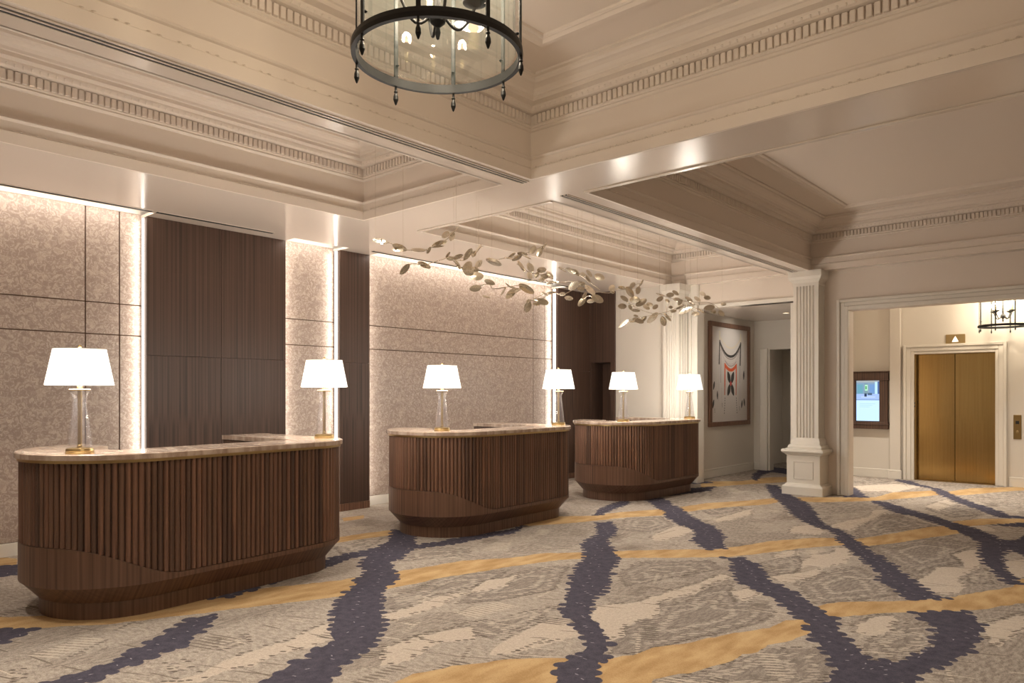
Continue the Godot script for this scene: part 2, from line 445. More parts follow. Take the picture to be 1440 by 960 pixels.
func rect_sweep(st: SurfaceTool, u0: float, u1: float, v0: float, v1: float, y: float, profile: Array, inward := 1.0, sides := [0, 1, 2, 3]) -> void:
	# a moulding mitred round a rectangle: profile points are (how far in, how high)
	for k in profile.size() - 1:
		var p: Vector2 = profile[k]
		var q: Vector2 = profile[k + 1]
		var c0 := corners(u0, u1, v0, v1, p.x * inward, y + p.y)
		var c1 := corners(u0, u1, v0, v1, q.x * inward, y + q.y)
		for s in sides:
			var t: int = (s + 1) % 4
			var side_in: Vector3 = [w(0, 0, 1), w(-1, 0, 0), w(0, 0, -1), w(1, 0, 0)][s] * inward
			var d := q - p
			# looks into the rectangle and, where it runs inwards, down
			var o := side_in * d.y + Vector3.DOWN * d.x
			quad(st, c0[s], c0[t], c1[t], c1[s], o if o.length() > 1e-6 else side_in)


func corners(u0: float, u1: float, v0: float, v1: float, inset: float, y: float) -> Array:
	return [w(u0 + inset, y, v0 + inset), w(u1 - inset, y, v0 + inset), w(u1 - inset, y, v1 - inset), w(u0 + inset, y, v1 - inset)]


# ---------------------------------------------------------------- materials
func mat(called: String, color: Color, rough := 0.6, metal := 0.0) -> StandardMaterial3D:
	var m := StandardMaterial3D.new()
	m.albedo_color = color
	m.roughness = rough
	m.metallic = metal
	M[called] = m
	return m


func ramp_image(noise: FastNoiseLite, n: int, stops: Array, wide := 1, high := 1) -> Image:
	# seamless noise run through a colour ramp; wide and high stretch it
	var im: Image = noise.get_seamless_image(n / wide, n / high)
	im.resize(n, n, Image.INTERPOLATE_CUBIC)
	im.convert(Image.FORMAT_L8)
	var lut := []
	for i in 256:
		var t := i / 255.0
		var c: Color = stops[stops.size() - 1][1]
		for k in stops.size() - 1:
			if t <= stops[k + 1][0]:
				c = stops[k][1].lerp(stops[k + 1][1], clampf((t - stops[k][0]) / (stops[k + 1][0] - stops[k][0]), 0, 1))
				break
		lut.append([int(c.r * 255), int(c.g * 255), int(c.b * 255)])
	var src := im.get_data()
	var out := PackedByteArray()
	out.resize(n * n * 3)
	for i in n * n:
		var l: Array = lut[src[i]]
		out[i * 3] = l[0]
		out[i * 3 + 1] = l[1]
		out[i * 3 + 2] = l[2]
	return Image.create_from_data(n, n, false, Image.FORMAT_RGB8, out)


func new_noise(rng: int, freq: float, octaves := 4, type := FastNoiseLite.TYPE_SIMPLEX_SMOOTH) -> FastNoiseLite:
	var f := FastNoiseLite.new()
	f.seed = rng
	f.noise_type = type
	f.frequency = freq
	f.fractal_octaves = octaves
	return f


func triplanar(m: StandardMaterial3D, im: Image, scale: Vector3, world := true) -> void:
	m.albedo_texture = ImageTexture.create_from_image(im)
	m.uv1_triplanar = true
	m.uv1_world_triplanar = world
	m.uv1_scale = scale


func c8(r: int, g: int, b: int) -> Color:
	return Color8(r, g, b)


func make_materials() -> void:
	mat("paint", c8(228, 216, 204), 0.55)
	mat("soffit_paint", c8(228, 216, 204), 0.18)
	mat("wall_paint", c8(222, 215, 205), 0.6)
	mat("trim_paint", c8(230, 224, 214), 0.4)
	mat("brass", c8(186, 162, 116), 0.3, 1.0)
	mat("aged_brass", c8(150, 126, 84), 0.35, 1.0)
	mat("champagne", c8(222, 214, 198), 0.24, 1.0)
	mat("black_iron", c8(23, 24, 24), 0.5, 0.2)
	mat("slot_black", c8(22, 20, 18), 0.6)
	mat("joint_bronze", c8(92, 66, 48), 0.5, 0.3)
	mat("candle_cream", c8(238, 222, 172), 0.5)
	mat("dark_plastic", c8(30, 28, 26), 0.4)
	# walnut: long vertical grain, three tones
	var grain := new_noise(11, 0.03, 5)
	var tones := [[c8(74, 53, 42), c8(108, 80, 64), c8(132, 99, 80)], [c8(82, 57, 46), c8(122, 89, 71), c8(148, 110, 88)], [c8(60, 43, 35), c8(90, 66, 54), c8(112, 84, 68)]]
	for k in 3:
		var m := mat("walnut_%d" % k, Color.WHITE, 0.42)
		triplanar(m, ramp_image(grain, 512, [[0.0, tones[k][0]], [0.5, tones[k][1]], [1.0, tones[k][2]]], 1, 16), Vector3(2.6, 0.5, 2.6))
		m.uv1_offset = Vector3(0.31 * k, 0.17 * k, 0.43 * k)
	# wall veneer: darker, finer straight grain
	for k in 2:
		var v := mat("veneer_%d" % k, Color.WHITE, 0.45)
		triplanar(v, ramp_image(new_noise(19 + k, 0.035, 5), 512, [[0.0, c8(56, 41, 34)], [0.45, c8(78, 58, 48)], [1.0, c8(96, 73, 61)]], 1, 32), Vector3(1.7, 0.35, 1.7))
	# fossil limestone: curling beige and mauve figure
	var swirl := new_noise(5, 0.0085, 6)
	swirl.domain_warp_enabled = true
	swirl.domain_warp_amplitude = 48.0
	swirl.domain_warp_frequency = 0.02
	swirl.domain_warp_fractal_octaves = 4
	var stone := mat("stone", Color.WHITE, 0.4)
	var dusk := c8(153, 134, 123)
	var mid := c8(170, 151, 139)
	var pale := c8(198, 184, 171)
	triplanar(stone, ramp_image(swirl, 1024, [[0.0, dusk], [0.2, mid], [0.27, pale], [0.32, mid], [0.4, dusk], [0.46, mid], [0.5, pale], [0.54, mid], [0.6, dusk], [0.68, mid], [0.73, pale], [0.8, mid], [1.0, pale]]), Vector3(0.75, 0.75, 0.75))
	# counter tops: pale veined travertine
	var vein := new_noise(8, 0.02, 5)
	vein.domain_warp_enabled = true
	vein.domain_warp_amplitude = 25.0
	triplanar(mat("counter_stone", Color.WHITE, 0.15), ramp_image(vein, 512, [[0.0, c8(146, 122, 108)], [0.5, c8(190, 170, 154)], [1.0, c8(220, 206, 192)]], 1, 4), Vector3(0.9, 0.9, 0.9))
	# brushed brass lift doors
	var brushed := mat("brushed_brass", Color.WHITE, 0.2, 1.0)
	triplanar(brushed, ramp_image(new_noise(31, 0.05, 4), 512, [[0.0, c8(160, 130, 80)], [1.0, c8(180, 150, 98)]], 1, 32), Vector3(3, 0.4, 3))
	# glass
	var g := mat("clear_glass", Color(0.55, 0.62, 0.6, 0.02), 0.0)
	g.transparency = BaseMaterial3D.TRANSPARENCY_ALPHA
	var lg := mat("lamp_glass", Color(0.72, 0.72, 0.78, 0.055), 0.0)
	lg.transparency = BaseMaterial3D.TRANSPARENCY_ALPHA
	# what gives off light
	glow("shade_glow", c8(250, 246, 238), Color(1.0, 0.98, 0.95), 1.1)
	glow("led_glow", Color.WHITE, Color(1.0, 0.97, 0.92), 4.0)
	glow("flame_glow", Color.WHITE, Color(1.0, 0.87, 0.66), 7.0)
	glow("arrow_glow", Color.WHITE, Color(1.0, 0.95, 0.9), 1.0)
	glow("downlight_glow", Color.WHITE, Color(1.0, 0.9, 0.76), 3.0)


func glow(called: String, color: Color, emission: Color, energy: float) -> void:
	var m := mat(called, color, 0.8)
	m.emission_enabled = true
	m.emission = emission
	m.emission_energy_multiplier = energy


# ---------------------------------------------------------------- carpet
func fill_polygon(mask: Image, pts: PackedVector2Array, color: Color) -> void:
	var n := mask.get_width()
	var rows := {}
	for i in pts.size():
		var a := pts[i]
		var b := pts[(i + 1) % pts.size()]
		if a.y > b.y:
			var t := a
			a = b
			b = t
		var y0 := maxi(0, ceili(a.y - 0.5))
		var y1 := mini(n - 1, ceili(b.y - 0.5) - 1)
		for y in range(y0, y1 + 1):
			var x := a.x + (b.x - a.x) * (y + 0.5 - a.y) / (b.y - a.y)
			if not rows.has(y):
				rows[y] = PackedFloat32Array()
			rows[y].append(x)
	for y in rows:
		var xs: PackedFloat32Array = rows[y]
		xs.sort()
		for k in range(0, xs.size() - 1, 2):
			var x0 := clampi(roundi(xs[k]), 0, n)
			var x1 := clampi(roundi(xs[k + 1]), 0, n)
			if x1 > x0:
				mask.fill_rect(Rect2i(x0, y, x1 - x0, 1), color)


func ragged(flat: Array, step: float, amount: float, rng: RandomNumberGenerator) -> PackedVector2Array:
	# an outline in metres, resampled and roughened like the stepped edge of a woven patch
	var out := PackedVector2Array()
	var n := flat.size() / 2
	for i in n:
		var a := Vector2(flat[i * 2], flat[i * 2 + 1])
		var j := (i + 1) % n
		var b := Vector2(flat[j * 2], flat[j * 2 + 1])
		var m := maxi(1, int(a.distance_to(b) / step))
		for k in m:
			out.append(a.lerp(b, float(k) / m) + Vector2(rng.randf_range(-1, 1), rng.randf_range(-1, 1)) * amount)
	return out


func to_pixels(pts: PackedVector2Array, u0: float, v0: float, ppm: float) -> PackedVector2Array:
	var out := PackedVector2Array()
	for p in pts:
		out.append((p - Vector2(u0, v0)) * ppm)
	return out


func ellipse(at: Vector2, a: float, b: float, along: Vector2) -> PackedVector2Array:
	var out := PackedVector2Array()
	var side := Vector2(-along.y, along.x)
	for i in 12:
		var t := TAU * i / 12
		out.append(at + along * cos(t) * a + side * sin(t) * b)
	return out


func tiled(small: Image, n: int) -> Image:
	small.convert(Image.FORMAT_RGBA8)
	var out := Image.create_empty(n, n, false, Image.FORMAT_RGBA8)
	var s := small.get_width()
	for y in range(0, n, s):
		for x in range(0, n, s):
			out.blit_rect(small, Rect2i(0, 0, s, s), Vector2i(x, y))
	return out


func yarn(n: int, seed_: int, base: Color, light: Color, dark: Color, stroke: float, wide: int, high: int, freq: float) -> Image:
	# woven ground: soft strokes plus single light and dark tufts
	var im: Image = new_noise(seed_, freq, 3).get_seamless_image(n / wide, n / high)
	im.resize(n, n, Image.INTERPOLATE_BILINEAR)
	im.convert(Image.FORMAT_L8)
	var src := im.get_data()
	var rng := RandomNumberGenerator.new()
	rng.seed = seed_
	var out := PackedByteArray()
	out.resize(n * n * 3)
	for i in n * n:
		var t := (src[i] / 255.0 - 0.5) * stroke + (rng.randf() - 0.5) * 0.75
		var c := base.lerp(light, clampf(t * 1.6, 0, 1)) if t > 0 else base.lerp(dark, clampf(-t * 1.6, 0, 1))
		out[i * 3] = int(c.r * 255)
		out[i * 3 + 1] = int(c.g * 255)
		out[i * 3 + 2] = int(c.b * 255)
	return Image.create_from_data(n, n, false, Image.FORMAT_RGB8, out)


var yarns := []


func make_yarns() -> void:
	yarns = [
		yarn(512, 1, c8(172, 162, 152), c8(202, 192, 180), c8(132, 122, 114), 0.8, 1, 2, 0.11),   # pale ground
		yarn(512, 2, c8(158, 148, 139), c8(190, 180, 168), c8(118, 109, 102), 0.9, 3, 1, 0.12),   # mid ground, streaked
		yarn(512, 3, c8(194, 182, 169), c8(214, 203, 190), c8(170, 157, 144), 0.6, 1, 1, 0.12),   # cream
		yarn(512, 4, c8(143, 134, 127), c8(178, 168, 157), c8(112, 104, 98), 0.9, 4, 1, 0.12),    # grey, hatched
		yarn(512, 5, c8(188, 157, 115), c8(202, 173, 131), c8(170, 138, 97), 1.6, 3, 1, 0.025),   # amber flame
		yarn(512, 6, c8(82, 79, 91), c8(96, 93, 104), c8(68, 65, 76), 0.8, 1, 1, 0.05),           # slate navy
	]


func carpet_image(u0: float, v0: float, metres: float, n: int, seed_: int) -> Image:
	var ppm := n / metres
	var rng := RandomNumberGenerator.new()
	rng.seed = seed_
	var grounds := []
	for y in yarns:
		grounds.append(tiled(y, n))
	var im: Image = grounds[0]
	var whole := Rect2i(0, 0, n, n)
	var clear := Color(0, 0, 0, 0)
	# wandering mid-tone drifts over the pale ground
	var drift := new_noise(40 + seed_, 0.012, 3)
	drift.domain_warp_enabled = true
	drift.domain_warp_amplitude = 20.0
	var q := n / 4
	var field: Image = drift.get_image(q / 2, q, false, false)
	field.resize(q, q, Image.INTERPOLATE_BILINEAR)
	field.convert(Image.FORMAT_L8)
	var bytes := field.get_data()
	var low := PackedByteArray()
	low.resize(q * q * 4)
	for i in q * q:
		low[i * 4 + 3] = 255 if bytes[i] + rng.randi_range(-8, 8) > 128 else 0
	var mask := Image.create_from_data(q, q, false, Image.FORMAT_RGBA8, low)
	mask.resize(n, n, Image.INTERPOLATE_NEAREST)
	im.blit_rect_mask(grounds[1], mask, whole, Vector2i.ZERO)
	var lie := Vector2(0.665, -0.747)     # the way the pattern's strokes lie
	# grey and cream patches with ragged edges
	for pass_ in [[GREY_PATCHES, 3], [CREAM_PATCHES, 2]]:
		mask = Image.create_empty(n, n, false, Image.FORMAT_RGBA8)
		mask.fill(clear)
		for p in pass_[0]:
			fill_polygon(mask, to_pixels(ragged(p, 0.03, 0.018, rng), u0, v0, ppm), Color.WHITE)
		im.blit_rect_mask(grounds[pass_[1]], mask, whole, Vector2i.ZERO)
		if pass_[1] == 3:
			# pale threads that wander through the grey
			for p in pass_[0]:
				var o := ragged(p, 0.032, 0.02, rng)
				var mid := Vector2.ZERO
				for a in o:
					mid += a / o.size()
				for s in [0.45, 0.75]:
					for a in o:
						fill_polygon(im, to_pixels(ellipse(mid.lerp(a, s) + Vector2(rng.randf_range(-0.018, 0.018), rng.randf_range(-0.018, 0.018)), 0.022, 0.007, lie), u0, v0, ppm), c8(186, 175, 163))
		# dark stitches that follow the edges
		for p in pass_[0]:
			var o := ragged(p, 0.045, 0.012, rng)
			for a in o:
				if rng.randf() < 0.6:
					fill_polygon(im, to_pixels(ellipse(a + Vector2(0.02, 0.02), 0.02, 0.009, lie), u0, v0, ppm), c8(104, 94, 87))
	# loose long strokes on the ground
	for i in 900:
		var a := Vector2(u0 + rng.randf() * metres, v0 + rng.randf() * metres)
		var dir := Vector2(0.35, -0.94).rotated(rng.randf_range(-0.2, 0.2))
		fill_polygon(im, to_pixels(ellipse(a, rng.randf_range(0.04, 0.16), rng.randf_range(0.003, 0.007), dir), u0, v0, ppm), c8(122, 112, 103) if i % 3 else c8(206, 195, 180))
	# sheaves of parallel dashes and rows of stitches
	for i in 260:
		var a := Vector2(u0 + rng.randf() * metres, v0 + rng.randf() * metres)
		var dir := Vector2(0.35, -0.94).rotated(rng.randf_range(-0.25, 0.25))
		var step := Vector2(0.9, 0.2).rotated(rng.randf_range(-0.4, 0.4)) * 0.045
		var dash := rng.randf_range(0.05, 0.14)
		var tone := [c8(112, 103, 96), c8(124, 114, 105), c8(200, 189, 174)]
		for k in rng.randi_range(4, 10):
			if i % 2:
				fill_polygon(im, to_pixels(ellipse(a + step * k, dash, 0.008, dir), u0, v0, ppm), tone[i % 3])
			else:
				fill_polygon(im, to_pixels(ellipse(a + step * k, 0.016, 0.008, lie), u0, v0, ppm), tone[i % 3])
	# amber bands
	mask.fill(clear)
	for p in ORANGE_BANDS:
		fill_polygon(mask, to_pixels(ragged(p, 0.05, 0.01, rng), u0, v0, ppm), Color.WHITE)
	im.blit_rect_mask(grounds[4], mask, whole, Vector2i.ZERO)
	# slate veins, their edges a row of overlapping lobes
	mask.fill(clear)
	for p in NAVY_VEINS:
		fill_polygon(mask, to_pixels(ragged(p, 0.05, 0.006, rng), u0, v0, ppm), Color.WHITE)
		for a in ragged(p, 0.085, 0.022, rng):
			fill_polygon(mask, to_pixels(ellipse(a, rng.randf_range(0.03, 0.06), rng.randf_range(0.034, 0.052), lie), u0, v0, ppm), Color.WHITE)
	im.blit_rect_mask(grounds[5], mask, whole, Vector2i.ZERO)
	for p in NAVY_VEINS:
		var o := ragged(p, 0.09, 0.02, rng)
		for k in o.size() / 2:
			var a := o[k].lerp(o[o.size() - 1 - k], rng.randf_range(0.3, 0.7))
			fill_polygon(im, to_pixels(ellipse(a, 0.014, 0.0035, lie.rotated(rng.randf_range(-1.2, 1.2))), u0, v0, ppm), c8(168, 166, 174))
	im.convert(Image.FORMAT_RGB8)
	return im


func make_floor() -> void:
	make_yarns()
	var root := setting("floor", "patterned carpet of beige, grey, amber and slate over the lobby floor", "carpet")
	var spans := [[0.7, 8.7, carpet_image(0.7, 0.3, 8.0, 2048, 1)], [8.7, 16.7, carpet_image(8.7, 0.3, 8.0, 1024, 2)]]
	for k in 2:
		var m := mat("carpet_%d" % k, Color.WHITE, 1.0)
		m.albedo_texture = ImageTexture.create_from_image(spans[k][2])
		m.metallic_specular = 0.1
		m.rim_enabled = false
	# one quad per span of the pattern; the pattern goes on by repeating beyond it
	for piece in [[-3.2, 0.7, 0], [0.7, 8.7, 0], [8.7, 16.9, 1]]:
		var st := begin()
		var c := [[piece[0], -2.4], [piece[1], -2.4], [piece[1], 8.4], [piece[0], 8.4]]
		var o: float = spans[piece[2]][0]
		for i in [0, 2, 1, 0, 3, 2]:
			st.set_normal(Vector3.UP)
			st.set_uv(Vector2((c[i][0] - o) / 8.0, (c[i][1] - 0.3) / 8.0))
			st.add_vertex(w(c[i][0], 0, c[i][1]))
		put("carpet", st.commit(), M["carpet_%d" % piece[2]], root)
	put("floor_slab", box_mesh(w(-3.2, -0.25, -2.4), w(16.9, -0.004, 8.4)), M.paint, root)


# ---------------------------------------------------------------- ceiling
const CORNICE := [Vector2(-0.02, -0.004), Vector2(0.004, -0.004), Vector2(0.004, 0.085), Vector2(-0.012, 0.095), Vector2(-0.012, 0.165), Vector2(0.004, 0.172), Vector2(0.012, 0.182), Vector2(0.006, 0.195), Vector2(-0.022, 0.2), Vector2(-0.03, 0.205),
	Vector2(-0.03, 0.415), Vector2(-0.012, 0.42), Vector2(0.0, 0.432), Vector2(-0.006, 0.442), Vector2(0.006, 0.452), Vector2(0.006, 0.54), Vector2(0.05, 0.545), Vector2(0.068, 0.555), Vector2(0.078, 0.575), Vector2(0.08, 0.59), Vector2(0.145, 0.595), Vector2(0.145, 0.625), Vector2(0.16, 0.63),
	Vector2(0.168, 0.65), Vector2(0.19, 0.672), Vector2(0.22, 0.684), Vector2(0.245, 0.69), Vector2(0.262, 0.705), Vector2(0.266, 0.725), Vector2(0.30, 0.727), Vector2(0.30, 0.745)]
const COFFER_TOP := 0.745


func coffer(u0: float, u1: float, v0: float, v1: float, single_teeth: bool, label: String) -> void:
	var root := setting(numbered_trim(), label, "cornice")
	var st := begin()
	rect_sweep(st, u0, u1, v0, v1, SOFFIT, CORNICE)
	put("cornice", st.commit(), M.paint, root)
	# ceiling of the coffer, with a raised moulded border
	var i := 0.30
	var top := SOFFIT + COFFER_TOP
	put("coffer_ceiling", box_mesh(w(u0 + i - 0.02, top, v0 + i - 0.02), w(u1 - i + 0.02, top + 0.05, v1 - i + 0.02)), M.paint, root)
	st = begin()
	rect_sweep(st, u0 + 0.62, u1 - 0.62, v0 + 0.62, v1 - 0.62, top, [Vector2(0, 0), Vector2(0.005, -0.018), Vector2(0.03, -0.034), Vector2(0.07, -0.034), Vector2(0.095, -0.018), Vector2(0.11, -0.02), Vector2(0.125, -0.014), Vector2(0.13, 0)])
	put("ceiling_border", st.commit(), M.paint, root)
	# dentils: single blocks where they can be told apart, one joined row elsewhere
	var pitch := 0.048
	var tooth := box_mesh(Vector3(-0.0175, 0, -0.002), Vector3(0.0175, 0.076, 0.024), 0.003)
	var beads := begin()
	var far_teeth := begin()
	var sides := [[w(u0, 0, v0), w(u1, 0, v0), w(0, 0, 1)], [w(u1, 0, v0), w(u1, 0, v1), w(-1, 0, 0)], [w(u1, 0, v1), w(u0, 0, v1), w(0, 0, -1)], [w(u0, 0, v1), w(u0, 0, v0), w(1, 0, 0)]]
	for s in 4:
		var a: Vector3 = sides[s][0]
		var b: Vector3 = sides[s][1]
		var inn: Vector3 = sides[s][2]
		var along := (b - a).normalized()
		var turn := Basis(along, Vector3.UP, along.cross(Vector3.UP))
		if turn.z.dot(inn) < 0:
			turn = Basis(-along, Vector3.UP, -along.cross(Vector3.UP))
		var n := int((a.distance_to(b) - 0.06) / pitch)
		var seen: bool = single_teeth and (s == 1 or s == 2)
		for k in n:
			var at: Vector3 = a + along * (0.045 + (k + 0.5) * (a.distance_to(b) - 0.09) / n) + inn * 0.006 + Vector3.UP * (SOFFIT + 0.46)
			if seen and at.x > 0.9:
				var o := put("dentil", tooth, M.paint, root, at)
				o.basis = turn
			else:
				far_teeth.append_from(tooth, 0, Transform3D(turn, at))
		# carved egg row over the teeth and pierced bead row low on the fascia
		var m := int(a.distance_to(b) / 0.055)
		for k in m:
			var e := a + along * ((k + 0.5) * 0.055) + inn * 0.066 + Vector3.UP * (SOFFIT + 0.567)
			lump(beads, e, Vector3(0.02, 0.02, 0.016), turn)
			if k % 3 != 2:
				lump(beads, a + along * ((k + 0.5) * 0.055) + inn * -0.002 + Vector3.UP * (SOFFIT + 0.098), Vector3(0.016, 0.006, 0.008), turn)
	put("dentil_row", far_teeth.commit(), M.paint, root).set_meta("kind", "stuff")
	put("carved_beading", beads.commit(), M.paint, root).set_meta("kind", "stuff")


func lump(st: SurfaceTool, at: Vector3, size: Vector3, turn: Basis) -> void:
	var p := [turn * Vector3(-size.x, 0, 0), turn * Vector3(size.x, 0, 0), turn * Vector3(0, -size.y, 0), turn * Vector3(0, size.y, 0), turn * Vector3(0, 0, size.z)]
	for f in [[0, 2], [2, 1], [1, 3], [3, 0]]:
		tri(st, at + p[f[0]], at + p[f[1]], at + p[4], p[f[0]] + p[f[1]] + p[4])


var trims := 0


func numbered_trim() -> String:
	trims += 1
	return "trim_%d" % trims


# coffers: u0, u1, v0, v1
const CENTRAL := [-0.9, 4.86, -0.6, 4.1]
const NEAR := [-2.2, 4.8, 4.42, 6.42]
const MIDDLE := [5.58, 11.38, 4.42, 6.38]
const RIGHT := [5.52, 11.38, -0.6, 3.98]


func make_ceiling() -> void:
	var root := setting("ceiling", "white satin coffered ceiling with flat beams over the lobby", "ceiling")
	var h := SOFFIT
	var t := SOFFIT + 0.03
	var st := begin()
	# flat soffits that frame the four coffers; no two overlap
	for r in [[-3.0, 11.7, 6.42, 7.80], [-3.0, -2.2, 4.1, 6.42], [4.8, 5.58, 4.42, 6.42], [5.58, 11.7, 6.38, 6.42], [11.38, 11.7, 4.42, 6.38], [-2.2, 11.7, 4.1, 4.42],
			[5.52, 11.7, 3.98, 4.1], [-3.0, -0.9, -2.2, 4.1], [4.86, 5.52, -0.6, 4.1], [11.38, 11.7, -0.6, 3.98], [-0.9, 11.7, -2.2, -0.6],
			[3.18, 4.82, 7.80, 8.3], [5.61, 6.09, 7.80, 8.3], [10.23, 11.7, 7.80, 8.3]]:
		box(st, w(r[0], h, r[2]), w(r[1], t, r[3]))
	put("soffit", st.commit(), M.soffit_paint, root)
	put("roof_slab", box_mesh(w(-3.2, 4.3, -2.4), w(17.0, 4.45, 8.5)), M.paint, root)
	# the light coves along the top of the stone
	for s in [[-3.0, 3.18], [4.82, 5.61], [6.09, 10.23]]:
		put("cove_lid", box_mesh(w(s[0], 3.58, 7.78), w(s[1], 3.62, 8.3)), M.soffit_paint, root)
		put("cove_back", box_mesh(w(s[0], 3.458, WALL_V + 0.004), w(s[1], 3.58, 8.19)), M.soffit_paint, root)
		put("cove_lip", box_mesh(w(s[0], 3.45, 7.78), w(s[1], 3.58, 7.80)), M.soffit_paint, root)
	coffer(CENTRAL[0], CENTRAL[1], CENTRAL[2], CENTRAL[3], true, "dentil cornice of the coffer that holds the large lantern")
	coffer(NEAR[0], NEAR[1], NEAR[2], NEAR[3], true, "dentil cornice of the coffer over the desk with the tall walnut panel behind")
	coffer(MIDDLE[0], MIDDLE[1], MIDDLE[2], MIDDLE[3], false, "dentil cornice of the narrow coffer over the hanging leaf sculpture")
	coffer(RIGHT[0], RIGHT[1], RIGHT[2], RIGHT[3], false, "dentil cornice of the shaded coffer in front of the elevator lobby")
	# small step mouldings along the flat beams
	st = begin()
	for r in [[5.52, 5.55, -0.6, 3.98], [5.58, 5.61, 4.42, 6.38]]:
		box(st, w(r[0] - 0.05, h - 0.012, r[2]), w(r[1] - 0.03, h, r[3]), 0.003)
	put("beam_fillet", st.commit(), M.soffit_paint, root)
	for s in [[-1.5, 4.9, 4.2, "in the beam beside the large lantern"], [5.46, 11.4, 4.2, "in the beam that ends over the fluted column"]]:
		var o := thing("linear_diffuser", "long twin-slot black air diffuser " + s[3], "air vent")
		for d in [-0.022, 0.022]:
			put("slot", box_mesh(w(s[0], h - 0.006, s[2] + d - 0.008), w(s[1], h + 0.01, s[2] + d + 0.008)), M.slot_black, o)
		for d in [-0.04, 0.0, 0.04]:
			put("flange", box_mesh(w(s[0], h - 0.009, s[2] + d - 0.008), w(s[1], h, s[2] + d + 0.008), 0.002), M.soffit_paint, o)
	for s in [[-2.8, 3.13, "over the stone left of the wide walnut panel"], [3.18, 4.5, "over the wide walnut panel"], [5.95, 11.0, "over the stone behind the leaf sculpture"]]:
		var o := thing("linear_diffuser", "long single-slot black air diffuser " + s[2], "air vent")
		put("slot", box_mesh(w(s[0], h - 0.004, 7.715), w(s[1], h + 0.01, 7.775)), M.slot_black, o)
		for d in [7.703, 7.775]:
			put("flange", box_mesh(w(s[0], h - 0.005, d), w(s[1], h, d + 0.012), 0.001), M.soffit_paint, o)


